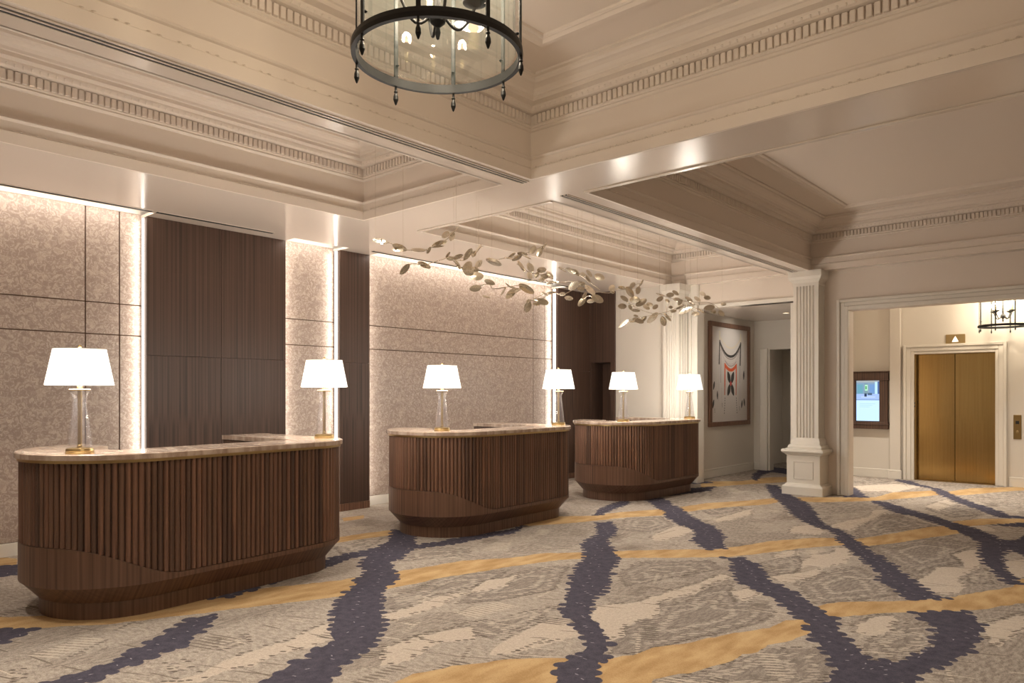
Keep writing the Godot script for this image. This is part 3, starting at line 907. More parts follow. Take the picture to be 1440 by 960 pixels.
# ---------------------------------------------------------------- reception wall
func make_reception_wall() -> void:
	var root := setting("wall_left", "reception wall of figured stone slabs and walnut panels", "wall")
	put("wall_core", box_mesh(w(-3.0, 0, 8.19), w(11.7, 3.6, 8.4)), M.wall_paint, root)
	put("joint_backing", box_mesh(w(-3.0, 0.12, 8.165), w(10.25, 3.455, 8.19)), M.joint_bronze, root)
	var rows := [[0.13, 2.152], [2.164, 2.478], [2.49, 3.455]]
	for c in [[-3.0, -0.9], [-0.888, 2.635], [2.647, 2.959], [2.971, 3.22], [4.82, 5.64], [6.07, 9.715], [9.727, 10.03], [10.042, 10.26]]:
		for r in rows:
			put("stone_slab", box_mesh(w(c[0], r[0], WALL_V), w(c[1], r[1], 8.18), 0.002), M.stone, root)
	put("stone_plinth", box_mesh(w(-3.0, 0, WALL_V - 0.012), w(10.25, 0.125, 8.19), 0.003), M.trim_paint, root)
	# walnut panels: pairs of veneer sheets with a shadow gap between
	for p in [[3.18, 4.82, 2], [5.61, 6.09, 1], [10.23, 11.2, 2]]:
		put("panel_core", box_mesh(w(p[0] + 0.01, 0, PIER_V + 0.02), w(p[1] - 0.01, SOFFIT, 8.19)), M.veneer_1, root)
		var n: int = p[2]
		var wide: float = (p[1] - p[0]) / n
		for k in n:
			for r in [[0.1, 1.95], [1.953, SOFFIT]]:
				put("veneer_sheet", box_mesh(w(p[0] + k * wide + 0.002, r[0], PIER_V), w(p[0] + (k + 1) * wide - 0.001, r[1], PIER_V + 0.025), 0.001), M["veneer_%d" % ((k + (1 if r[0] > 1 else 0)) % 2)], root)
		put("panel_base", box_mesh(w(p[0], 0, PIER_V - 0.004), w(p[1], 0.096, PIER_V + 0.025), 0.002), M.walnut_1, root)
	# the walnut corner with the way through to the back office
	var far := setting("wall_far", "far wall with walnut corner, painted panels and two wide openings", "wall")
	put("veneer_sheet", box_mesh(w(11.2, 2.12, 7.45), w(11.7, SOFFIT, 8.0)), M.veneer_0, far)
	put("door_jamb", box_mesh(w(11.2, 0, 7.45), w(11.7, 2.12, 7.54)), M.veneer_1, far)
	put("door_jamb", box_mesh(w(11.2, 0, 7.97), w(11.7, 2.12, 8.0)), M.veneer_1, far)
	put("recess_back", box_mesh(w(11.62, 0, 7.54), w(11.7, 2.12, 7.97)), M.veneer_1, far)
	var d := setting("door_1", "dark walnut door set in the recess at the end of the reception wall", "door")
	put("door_leaf", box_mesh(w(11.56, 0.005, 7.56), w(11.61, 2.1, 7.96), 0.002), M.walnut_2, d)
	put("door_handle", box_mesh(w(11.52, 0.95, 7.6), w(11.535, 1.15, 7.615), 0.004), M.aged_brass, d)
	put("handle_stud", box_mesh(w(11.53, 1.04, 7.602), w(11.56, 1.06, 7.613)), M.aged_brass, d)
	put("wall_panel", box_mesh(w(11.24, 0, 6.40), w(11.7, SOFFIT, 7.45)), M.wall_paint, far)
	put("casing_pier", box_mesh(w(11.5, 0, 5.93), w(11.7, SOFFIT, 6.40)), M.trim_paint, far)
	for k in [[11.46, 5.93, 6.0], [11.48, 6.0, 6.05], [11.46, 6.05, 6.1]]:
		put("casing_strip", box_mesh(w(k[0], 0, k[1]), w(11.51, 3.06, k[2]), 0.006), M.trim_paint, far)
	put("opening_header", box_mesh(w(11.55, 3.0, 4.22), w(11.7, SOFFIT, 5.93)), M.paint, far)
	put("header_moulding", box_mesh(w(11.52, 3.0, 4.3), w(11.56, 3.07, 5.93), 0.008), M.trim_paint, far)
	put("wall_panel", box_mesh(w(FAR_U, 0, 3.5), w(11.8, SOFFIT, 4.22)), M.paint, far)
	put("opening_header", box_mesh(w(FAR_U, 2.8, -2.2), w(11.8, SOFFIT, 3.5)), M.paint, far)
	put("upper_wall", box_mesh(w(11.7, SOFFIT, -2.2), w(11.8, 4.3, 8.4)), M.paint, far)
	put("wall_panel", box_mesh(w(FAR_U, 0, -2.2), w(11.8, 2.8, -0.9)), M.paint, far)
	# moulded casing of the lobby opening
	for k in [[0.0, 0.06, 0.05], [0.06, 0.12, 0.03], [0.12, 0.165, 0.06]]:
		put("casing_strip", box_mesh(w(FAR_U - k[2], 0, 3.5 + k[0]), w(FAR_U + 0.01, 2.8 + k[1], 3.5 + k[1]), 0.006), M.trim_paint, far)
		put("casing_strip", box_mesh(w(FAR_U - k[2], 2.8 + k[0], -0.9), w(FAR_U + 0.01, 2.8 + k[1], 3.5 + k[0]), 0.006), M.trim_paint, far)


func fluted(st: SurfaceTool, u_front: float, u_back: float, v0: float, v1: float, y0: float, y1: float, flutes: int) -> void:
	# a square shaft whose front and right faces carry round-ended grooves
	var depth := 0.024
	for face in 2:
		var a := v0 if face == 0 else u_front
		var b := v1 if face == 0 else u_back
		var n := flutes if face == 0 else 3
		var margin := (b - a) * 0.12
		var pitch := (b - a - 2 * margin) / n
		var prof := [Vector2(a, 0)]
		for k in n:
			var x := a + margin + k * pitch
			for t in 5:
				var ang := PI * t / 4.0
				prof.append(Vector2(x + pitch * (0.5 - 0.36 * cos(ang)), depth * sin(ang)))
		prof.append(Vector2(b, 0))
		for k in prof.size() - 1:
			var p: Vector2 = prof[k]
			var q: Vector2 = prof[k + 1]
			var n2 := Vector2(q.y - p.y, -(q.x - p.x))
			if face == 0:
				quad(st, w(u_front + p.y, y0, p.x), w(u_front + q.y, y0, q.x), w(u_front + q.y, y1, q.x), w(u_front + p.y, y1, p.x), w(n2.y, 0, n2.x))
			else:
				quad(st, w(p.x, y0, v0 + p.y), w(q.x, y0, v0 + q.y), w(q.x, y1, v0 + q.y), w(p.x, y1, v0 + p.y), w(n2.x, 0, n2.y))
	quad(st, w(u_front, y0, v1), w(u_back, y0, v1), w(u_back, y1, v1), w(u_front, y1, v1), w(0, 0, 1))


func make_columns() -> void:
	var c := thing("fluted_column", "cream fluted square column on a panelled pedestal beside the elevator lobby", "column", w(11.4, 0, 4.05))
	var o := w(-11.4, 0, -4.05)
	o.y = 0
	# built in room coordinates, shifted to the column's base
	var st := begin()
	box(st, w(11.22, 0.12, 3.80) + o, w(FAR_U, 0.60, 4.30) + o, 0.004)
	put("pedestal", st.commit(), M.trim_paint, c)
	st = begin()
	rect_sweep(st, 11.29 - 0.07, 11.9, 3.80, 4.30, 0, [Vector2(0.055, 0), Vector2(0.055, 0.12), Vector2(0.04, 0.14), Vector2(0.02, 0.15), Vector2(0.012, 0.165), Vector2(0, 0.17)], -1.0)
	put("pedestal_base", shifted(st, o), M.trim_paint, c)
	st = begin()
	rect_sweep(st, 11.22, 11.9, 3.80, 4.30, 0.60, [Vector2(0, 0), Vector2(0.02, 0.01), Vector2(0.03, 0.03), Vector2(0.055, 0.04), Vector2(0.065, 0.06), Vector2(0.06, 0.09), Vector2(0, 0.095), Vector2(-0.3, 0.095)], -1.0)
	put("pedestal_cap", shifted(st, o), M.trim_paint, c)
	# sunk panel on the pedestal front
	st = begin()
	for r in [[3.9, 0.24, 4.2, 0.25], [3.9, 0.50, 4.2, 0.51], [3.9, 0.25, 3.91, 0.50], [4.19, 0.25, 4.2, 0.50]]:
		box(st, w(11.212, r[1], r[0]) + o, w(11.225, r[3], r[2]) + o, 0.002)
	put("pedestal_panel_bead", st.commit(), M.trim_paint, c)
	st = begin()
	rect_sweep(st, 11.33, 11.9, 3.86, 4.24, 0.695, [Vector2(0.06, 0), Vector2(0.065, 0.03), Vector2(0.05, 0.055), Vector2(0.03, 0.065), Vector2(0.025, 0.12), Vector2(0.012, 0.15), Vector2(0, 0.17)], -1.0)
	put("shaft_base", shifted(st, o), M.trim_paint, c)
	st = begin()
	fluted(st, 11.33, FAR_U, 3.86, 4.24, 0.86, 3.2, 6)
	put("shaft", shifted(st, o), M.trim_paint, c)
	st = begin()
	rect_sweep(st, 11.33, 11.9, 3.86, 4.24, 3.19, [Vector2(0.004, 0), Vector2(0.004, 0.05), Vector2(0.02, 0.07), Vector2(0.045, 0.10), Vector2(0.055, 0.13), Vector2(0.06, 0.14), Vector2(0.06, 0.23)], -1.0)
	put("capital", shifted(st, o), M.trim_paint, c)
	var p := thing("fluted_pilaster", "white fluted pilaster on the wall behind the desk with the doorway", "pilaster", w(11.3, 0, 6.27))
	o = w(-11.3, 0, -6.27)
	st = begin()
	fluted(st, 11.16, 11.5, 6.12, 6.42, 0.3, 3.2, 5)
	put("shaft", shifted(st, o), M.trim_paint, p)
	put("base", box_mesh(w(11.13, 0, 6.09) + o, w(11.5, 0.3, 6.44) + o, 0.008), M.trim_paint, p)
	st = begin()
	rect_sweep(st, 11.16, 11.6, 6.12, 6.42, 3.19, [Vector2(0.0, 0), Vector2(0.01, 0.07), Vector2(0.035, 0.12), Vector2(0.04, 0.23)], -1.0)
	put("capital", shifted(st, o), M.trim_paint, p)


func shifted(st: SurfaceTool, by: Vector3) -> ArrayMesh:
	var out := begin()
	out.append_from(st.commit(), 0, Transform3D(Basis.IDENTITY, by))
	return out.commit()


# ---------------------------------------------------------------- rooms beyond
func skirting(called: String, lo: Vector3, hi: Vector3, grow: Vector3) -> void:
	var s := setting(called, "white moulded baseboard", "baseboard")
	put("board", box_mesh(lo, Vector3(hi.x, 0.13, hi.z), 0.003), M.trim_paint, s)
	put("cap", box_mesh(lo + Vector3(0, 0.13, 0) - grow * 0.3, Vector3(hi.x, 0.16, hi.z), 0.006), M.trim_paint, s)


func make_rooms() -> void:
	# alcove with the framed art
	var a := setting("wall_alcove", "plain beige wall with the framed artwork", "wall")
	put("art_wall", box_mesh(w(11.7, 0, 6.15), w(14.5, 3.2, 6.3)), M.wall_paint, a)
	put("end_wall", box_mesh(w(14.3, 0, 5.82), w(14.5, 3.2, 6.15)), M.wall_paint, a)
	put("end_wall", box_mesh(w(14.3, 2.42, 4.44), w(14.5, 3.2, 5.82)), M.wall_paint, a)
	put("lobby_divider", box_mesh(w(11.75, 0, 4.38), w(15.6, 4.0, 4.44)), M.wall_paint, a)
	put("alcove_ceiling", box_mesh(w(11.55, 3.0, 4.3), w(14.5, 3.05, 6.15)), M.soffit_paint, a)
	put("end_pilaster", box_mesh(w(14.24, 0, 5.85), w(14.3, 2.44, 6.0), 0.006), M.trim_paint, a)
	put("corridor_wall", box_mesh(w(16.2, 0, 4.3), w(16.4, 3.2, 6.4)), M.wall_paint, a)
	put("corridor_wall", box_mesh(w(14.5, 0, 6.3), w(16.4, 3.2, 6.4)), M.wall_paint, a)
	put("corridor_wall", box_mesh(w(15.6, 0, 4.3), w(16.4, 3.2, 4.44)), M.wall_paint, a)
	put("corridor_ceiling", box_mesh(w(14.5, 2.9, 4.3), w(16.4, 3.0, 6.4)), M.wall_paint, a)
	skirting("baseboard_alcove", w(11.7, 0, 6.15), w(14.24, 0, 6.132), Vector3(0, 0, 0.02))
	skirting("baseboard_alcove_end", w(14.3, 0, 5.85), w(14.28, 0, 6.13), Vector3(0.02, 0, 0))
	# elevator lobby
	var l := setting("wall_elevator", "cream elevator lobby wall", "wall")
	put("wall_panel", box_mesh(w(14.5, 0, 3.3), w(14.7, 4.0, 4.38)), M.wall_paint, l)
	put("wall_panel", box_mesh(w(14.5, 2.26, 2.02), w(14.7, 4.0, 3.3)), M.wall_paint, l)
	put("wall_panel", box_mesh(w(14.5, 0, -2.2), w(14.7, 4.0, 2.02)), M.wall_paint, l)
	put("wall_strip", box_mesh(w(14.42, 0, 3.48), w(14.5, 4.0, 3.655), 0.006), M.wall_paint, l)
	put("lobby_ceiling", box_mesh(w(11.8, 3.9, -2.2), w(14.7, 4.0, 4.38)), M.soffit_paint, l)
	put("lobby_side", box_mesh(w(11.8, 0, -2.3), w(14.7, 4.0, -2.2)), M.wall_paint, l)
	skirting("baseboard_elevator", w(14.5, 0, 3.675), w(14.48, 0, 4.38), Vector3(0.02, 0, 0))
	skirting("baseboard_elevator_strip", w(14.42, 0, 3.46), w(14.4, 0, 3.675), Vector3(0.02, 0, 0))
	skirting("baseboard_elevator_end", w(14.5, 0, -2.2), w(14.48, 0, 1.86), Vector3(0.02, 0, 0))
	# the rest of the lobby, behind the camera
	var b := setting("wall_back", "cream wall behind the viewer", "wall")
	put("wall_panel", box_mesh(w(-3.2, 0, -2.4), w(-3.0, 4.3, 8.4)), M.wall_paint, b)
	var r := setting("wall_right", "cream wall on the right of the lobby", "wall")
	put("wall_panel", box_mesh(w(-3.0, 0, -2.4), w(11.8, 4.3, -2.2)), M.wall_paint, r)


func make_elevator() -> void:
	var e := thing("elevator_door", "pair of brushed brass elevator doors in a white moulded surround", "elevator", w(14.5, 0, 2.66))
	var o := w(-14.5, 0, -2.66)
	for k in [[2.04, 2.655], [2.661, 3.28]]:
		put("door_leaf", box_mesh(w(14.6, 0.01, k[0]) + o, w(14.65, 2.26, k[1]) + o, 0.003), M.brushed_brass, e)
	put("shaft_backing", box_mesh(w(14.655, 0, 2.02) + o, w(14.69, 2.26, 3.3) + o), M.slot_black, e)
	put("side_jamb", box_mesh(w(14.5, 0, 3.24) + o, w(14.6, 2.26, 3.3) + o, 0.002), M.aged_brass, e)
	put("side_jamb", box_mesh(w(14.5, 0, 2.02) + o, w(14.6, 2.26, 2.05) + o, 0.002), M.aged_brass, e)
	put("head_jamb", box_mesh(w(14.5, 2.235, 2.02) + o, w(14.6, 2.26, 3.3) + o, 0.002), M.aged_brass, e)
	put("sill", box_mesh(w(14.5, 0.0, 2.02) + o, w(14.66, 0.012, 3.3) + o), M.aged_brass, e)
	# surround: three stepped strips on each side and over the top
	for k in [[0.0, 0.05, 0.03], [0.05, 0.12, 0.05], [0.12, 0.165, 0.075]]:
		put("surround_strip", box_mesh(w(14.5 - k[2], 0, 3.27 + k[0]) + o, w(14.5, 2.24 + k[1], 3.27 + k[1]) + o, 0.006), M.trim_paint, e)
		put("surround_strip", box_mesh(w(14.5 - k[2], 0, 2.05 - k[1]) + o, w(14.5, 2.24 + k[1], 2.05 - k[0]) + o, 0.006), M.trim_paint, e)
		put("surround_strip", box_mesh(w(14.5 - k[2], 2.24 + k[0], 2.05 - k[0]) + o, w(14.5, 2.24 + k[1], 3.27 + k[0]) + o, 0.006), M.trim_paint, e)
	var st := begin()
	for k in 2:
		box(st, w(14.495, 1.30 + k * 0.055, 3.255) + o, w(14.502, 1.33 + k * 0.055, 3.285) + o)
	put("jamb_button", st.commit(), M.dark_plastic, e)
	# lit arrow over the door
	var s := thing("elevator_arrow_sign", "small brass plate with a lit white up arrow over the elevator", "sign", w(14.5, 2.48, 2.63))
	put("plate", box_mesh(Vector3(-0.025, -0.085, -0.145), Vector3(0, 0.085, 0.145), 0.004), M.brass, s)
	st = begin()
	var x0 := -0.032
	for f in [[x0, -1.0], [-0.026, 1.0]]:
		tri(st, Vector3(f[0], -0.045, -0.05), Vector3(f[0], -0.045, 0.05), Vector3(f[0], 0.055, 0), Vector3(f[1], 0, 0))
	var tip := [Vector3(0, -0.045, -0.05), Vector3(0, -0.045, 0.05), Vector3(0, 0.055, 0)]
	for k in 3:
		var p: Vector3 = tip[k]
		var q: Vector3 = tip[(k + 1) % 3]
		quad(st, p + Vector3(x0, 0, 0), q + Vector3(x0, 0, 0), q + Vector3(-0.024, 0, 0), p + Vector3(-0.024, 0, 0), (p + q) / 2.0 - Vector3(0, -0.01, 0))
	put("arrow_light", st.commit(), M.arrow_glow, s)
	var c := thing("elevator_call_plate", "brass elevator call plate with a dark button on the cream wall", "call button", w(14.5, 0.99, 1.745))
	put("plate", box_mesh(Vector3(-0.012, -0.2, -0.055), Vector3(0, 0.2, 0.055), 0.004), M.aged_brass, c)
	put("display", box_mesh(Vector3(-0.016, 0.05, -0.025), Vector3(-0.01, 0.1, 0.025), 0.002), M.dark_plastic, c)
	st = begin()
	lathe(st, [Vector2(0, 0), Vector2(0.02, 0), Vector2(0.02, 0.008), Vector2(0.016, 0.011), Vector2(0, 0.011)], 16)
	var b := put("button", st.commit(), M.brass, c, Vector3(-0.012, -0.08, 0))
	b.rotation.z = PI / 2


func make_screen() -> void:
	# frame hangs on the elevator lobby wall
	var s := thing("wall_display", "lit information screen in a dark wooden frame on the elevator lobby wall", "screen", w(14.5, 1.42, 4.025))
	var z := -1.0  # local z runs against v
	put("backing", box_mesh(Vector3(-0.05, -0.5, -0.33), Vector3(0, 0.5, 0.33)), M.dark_plastic, s)
	put("top_rail", box_mesh(Vector3(-0.085, 0.37, -0.345), Vector3(-0.0, 0.51, 0.345), 0.006), M.walnut_2, s)
	put("crown", box_mesh(Vector3(-0.1, 0.51, -0.36), Vector3(-0.0, 0.53, 0.36), 0.006), M.walnut_2, s)
	put("top_bead", box_mesh(Vector3(-0.095, 0.36, -0.355), Vector3(-0.0, 0.38, 0.355), 0.005), M.walnut_2, s)
	put("bottom_rail", box_mesh(Vector3(-0.085, -0.53, -0.345), Vector3(-0.0, -0.40, 0.345), 0.006), M.walnut_2, s)
	put("bottom_bead", box_mesh(Vector3(-0.097, -0.455, -0.357), Vector3(-0.0, -0.435, 0.357), 0.005), M.walnut_2, s)
	put("stile", box_mesh(Vector3(-0.08, -0.43, -0.335), Vector3(-0.0, 0.37, -0.215), 0.005), M.walnut_2, s)
	put("stile", box_mesh(Vector3(-0.08, -0.43, 0.195), Vector3(-0.0, 0.37, 0.335), 0.005), M.walnut_2, s)
	# the picture on the screen: a sunny sitting room over a pale blue text card
	var im := Image.create_empty(96, 176, false, Image.FORMAT_RGB8)
	im.fill(c8(186, 218, 250))
	im.fill_rect(Rect2i(0, 0, 96, 84), c8(120, 146, 172))
	im.fill_rect(Rect2i(0, 0, 96, 8), c8(150, 158, 160))
	im.fill_rect(Rect2i(4, 16, 24, 40), c8(96, 150, 168))
	im.fill_rect(Rect2i(34, 12, 14, 46), c8(110, 140, 150))
	im.fill_rect(Rect2i(36, 18, 12, 26), c8(170, 220, 190))
	im.fill_rect(Rect2i(38, 24, 6, 14), c8(70, 150, 90))
	im.fill_rect(Rect2i(56, 16, 20, 40), c8(100, 140, 190))
	im.fill_rect(Rect2i(78, 6, 10, 64), c8(176, 214, 250))
	im.fill_rect(Rect2i(90, 4, 6, 70), c8(60, 90, 140))
	im.fill_rect(Rect2i(0, 58, 96, 25), c8(150, 176, 220))
	im.fill_rect(Rect2i(34, 56, 10, 14), c8(30, 50, 80))
	im.fill_rect(Rect2i(48, 54, 18, 9), c8(60, 84, 110))
	im.fill_rect(Rect2i(20, 70, 60, 3), c8(190, 206, 236))
	im.fill_rect(Rect2i(0, 83, 96, 2), c8(50, 80, 130))
	for k in 3:
		im.fill_rect(Rect2i(14, 100 + k * 7, 66 - k * 12, 2), c8(160, 198, 238))
	var m := StandardMaterial3D.new()
	m.albedo_color = Color.BLACK
	m.emission_enabled = true
	m.emission = Color.BLACK
	m.emission_texture = ImageTexture.create_from_image(im)
	m.emission_energy_multiplier = 1.25
	m.roughness = 0.2
	var st := begin()
	# left edge of the picture lies towards the reception wall (local -z)
	var c := [[Vector3(-0.056, 0.36, -0.205), Vector2(0, 0)], [Vector3(-0.056, 0.36, 0.19), Vector2(1, 0)], [Vector3(-0.056, -0.385, 0.19), Vector2(1, 1)], [Vector3(-0.056, -0.385, -0.205), Vector2(0, 1)]]
	for i in [0, 1, 2, 0, 2, 3]:
		st.set_normal(Vector3(-1, 0, 0))
		st.set_uv(c[i][1])
		st.add_vertex(c[i][0])
	put("screen", st.commit(), m, s)
	var lamp := AreaLight3D.new()
	lamp.name = "screen_light"
	lamp.area_size = Vector2(0.39, 0.74)
	lamp.light_color = Color(0.7, 0.85, 1.0)
	lamp.light_energy = 0.06
	lamp.shadow_enabled = true
	lamp.position = Vector3(-0.09, 0, 0)
	lamp.rotation.y = PI / 2
	s.add_child(lamp)


func stroke(im: Image, pts: Array, r: float, color: Color, gap := 0.6) -> void:
	# brush dabs along a line
	for i in pts.size() - 1:
		var a: Vector2 = pts[i]
		var b: Vector2 = pts[i + 1]
		var n := maxi(1, int(a.distance_to(b) / maxf(1.0, r * gap)))
		for k in n:
			var p := a.lerp(b, float(k) / n)
			var s := maxi(1, roundi(r * 2))
			im.fill_rect(Rect2i(roundi(p.x - r), roundi(p.y - r), s, s), color)


func leaf_print(im: Image, at: Vector2, long: float, wide: float, dir: Vector2, color: Color) -> void:
	var pts := PackedVector2Array()
	var side := Vector2(-dir.y, dir.x)
	for i in 16:
		var t := TAU * i / 16
		pts.append(at + dir * cos(t) * long + side * sin(t) * wide * (1.0 - 0.3 * absf(cos(t))))
	fill_polygon(im, pts, color)


func make_artwork() -> void:
	var a := thing("framed_artwork", "framed print of hanging dark and orange garlands with a leaf cross", "picture", w(13.15, 0.93, 6.15))
	var wd := 1.74
	var ht := 1.94
	var f := 0.085
	for r in [[-wd / 2, 0.0, wd / 2, f, "frame_bottom"], [-wd / 2, ht - f, wd / 2, ht, "frame_top"], [-wd / 2, f, -wd / 2 + f, ht - f, "frame_side"], [wd / 2 - f, f, wd / 2, ht - f, "frame_side"]]:
		put(r[4], box_mesh(Vector3(r[0], r[1], 0), Vector3(r[2], r[3], 0.055), 0.008), M.walnut_1, a)
	var n := 512
	var im := Image.create_empty(n, n, false, Image.FORMAT_RGB8)
	im.fill(c8(216, 210, 206))
	var dark := c8(66, 64, 62)
	var orange := c8(226, 104, 66)
	# heavy garland on two posts, with finer threads under it
	for r in [[c8(222, 212, 196), 46.0, 5.0, 62.0], [dark, 77.0, 6.5, 78.0], [c8(120, 100, 96), 90.0, 1.4, 80.0], [c8(190, 172, 178), 108.0, 1.2, 90.0]]:
		var swag := []
		for i in 41:
			var t := i / 40.0
			swag.append(Vector2(118 + 297 * t, r[1] + r[3] * (1.0 - pow(absf(2 * t - 1), 2.2))))
		stroke(im, swag, r[2], r[0], 1.3 if r[2] > 4 else 0.6)
	for x in [118.0, 415.0]:
		var inner := 1.0 if x < 200 else -1.0
		stroke(im, [Vector2(x, 30), Vector2(x, 76)], 9, c8(224, 216, 198))
		stroke(im, [Vector2(x, 76), Vector2(x - 8, 206)], 6.5, dark, 1.4)
		stroke(im, [Vector2(x + 18 * inner, 120), Vector2(x + 14 * inner, 300)], 1.4, c8(110, 96, 96))
		stroke(im, [Vector2(x - 8, 206), Vector2(x - 14, 400)], 1.3, c8(176, 168, 176))
		stroke(im, [Vector2(x + 26 * inner, 330), Vector2(x + 30 * inner, 430)], 1.6, c8(170, 150, 150), 3.0)
	# orange swag and its two tails
	var swag2 := []
	for i in 31:
		var t := i / 30.0
		swag2.append(Vector2(190 + 160 * t, 202 + 28 * (1.0 - pow(absf(2 * t - 1), 2.0))))
	stroke(im, swag2, 8, orange, 0.6)
	var thread := []
	for p in swag2:
		thread.append(p + Vector2(0, -22))
	stroke(im, thread, 1.4, c8(140, 120, 120))
	for x in [190.0, 350.0]:
		stroke(im, [Vector2(x, 200), Vector2(x - 2, 320)], 7, orange, 0.5)
		stroke(im, [Vector2(x - 2, 320), Vector2(x - 4, 372)], 6, c8(206, 120, 96), 1.6)
		stroke(im, [Vector2(x, 385), Vector2(x + (12 if x > 200 else -10), 480)], 3.5, dark, 3.6)
	# four-leaf cross
	for d in [Vector2(-0.6, -0.8), Vector2(0.6, -0.8), Vector2(-0.6, 0.8), Vector2(0.6, 0.8)]:
		leaf_print(im, Vector2(271, 305) + d * 42, 38, 21, Vector2(d.x * 0.8, d.y).normalized(), dark)
	leaf_print(im, Vector2(271, 305), 14, 15, Vector2.DOWN, c8(206, 96, 92))
	# loose side leaves
	for q in [[41, 317, 24, 11, 0.3], [87, 368, 24, 9, -0.05], [33, 415, 25, 11, 0.4], [461, 256, 27, 11, 0.05], [433, 420, 24, 10, 0.3], [469, 410, 24, 10, -0.25]]:
		leaf_print(im, Vector2(q[0], q[1]), q[2], q[3], Vector2(q[4], -1).normalized(), dark)
	for q in [[50, 468], [150, 440], [396, 460]]:
		stroke(im, [Vector2(q[0], q[1] - 26), Vector2(q[0] + 4, q[1])], 2.5, dark, 3.0)
	var m := mat("art_print", Color.WHITE, 0.5)
	m.albedo_texture = ImageTexture.create_from_image(im)
	var st := begin()
	var x := wd / 2 - f
	var c := [[Vector3(-x, f, 0.02), Vector2(0, 1)], [Vector3(-x, ht - f, 0.02), Vector2(0, 0)], [Vector3(x, ht - f, 0.02), Vector2(1, 0)], [Vector3(x, f, 0.02), Vector2(1, 1)]]
	for i in [0, 1, 2, 0, 2, 3]:
		st.set_normal(Vector3(0, 0, 1))
		st.set_uv(c[i][1])
		st.add_vertex(c[i][0])
	put("print", st.commit(), m, a)


# ---------------------------------------------------------------- reception desks
const DESK_H := 1.14
const BACK_V := 1.5      # how far the square end runs back
const END_R := 0.65      # the half-round end
const CORNER_R := 0.42   # the front corner of the square end


func outline(length: float, inset: float) -> Array:
	# plan of the desk, from the back of the square end round the front to the tip of the half-round end: [point, normal]
	var out := []
	var c1 := Vector2(length - CORNER_R, CORNER_R)
	var c2 := Vector2(END_R, END_R)
	out.append([Vector2(length - inset, BACK_V), Vector2(1, 0)])
	for i in 13:
		var a := PI / 2 * i / 12.0
		var n := Vector2(cos(a), -sin(a))
		out.append([c1 + n * (CORNER_R - inset), n])
	for i in 33:
		var a := PI * i / 32.0
		var n := Vector2(-sin(a), -cos(a))
		out.append([c2 + n * (END_R - inset), n])
	return out


func apron(length: float, p: Vector2) -> float:
	# height of the tambour's lower edge: low along the front, swept up round the left end, a little up at the right
	var t := smoothstep(0.78, 0.06, p.x) if p.y < END_R else 1.0
	var h := lerpf(0.275, 0.51, t)
	if p.x > length - 0.2:
		h = maxf(h, lerpf(0.285, 0.36, smoothstep(length - 0.2, length, p.x)))
	return h


func band(st: SurfaceTool, length: float, i0: float, y0: float, i1: float, y1: float) -> void:
	# skin between two offsets of the plan
	var a := outline(length, i0)
	var b := outline(length, i1)
	for k in a.size() - 1:
		var p0: Vector2 = a[k][0]
		var p1: Vector2 = a[k + 1][0]
		var q0: Vector2 = b[k][0]
		var q1: Vector2 = b[k + 1][0]
		var d := Vector2(y1 - y0, i1 - i0).normalized()
		var pts := [w(p0.x, y0, p0.y), w(p1.x, y0, p1.y), w(q1.x, y1, q1.y), w(q0.x, y1, q0.y)]
		var ns := []
		for j in [k, k + 1, k + 1, k]:
			var n: Vector2 = a[j][1]
			ns.append((w(n.x, 0, n.y) * d.x + Vector3.UP * d.y).normalized())
		face(st, pts, ns)


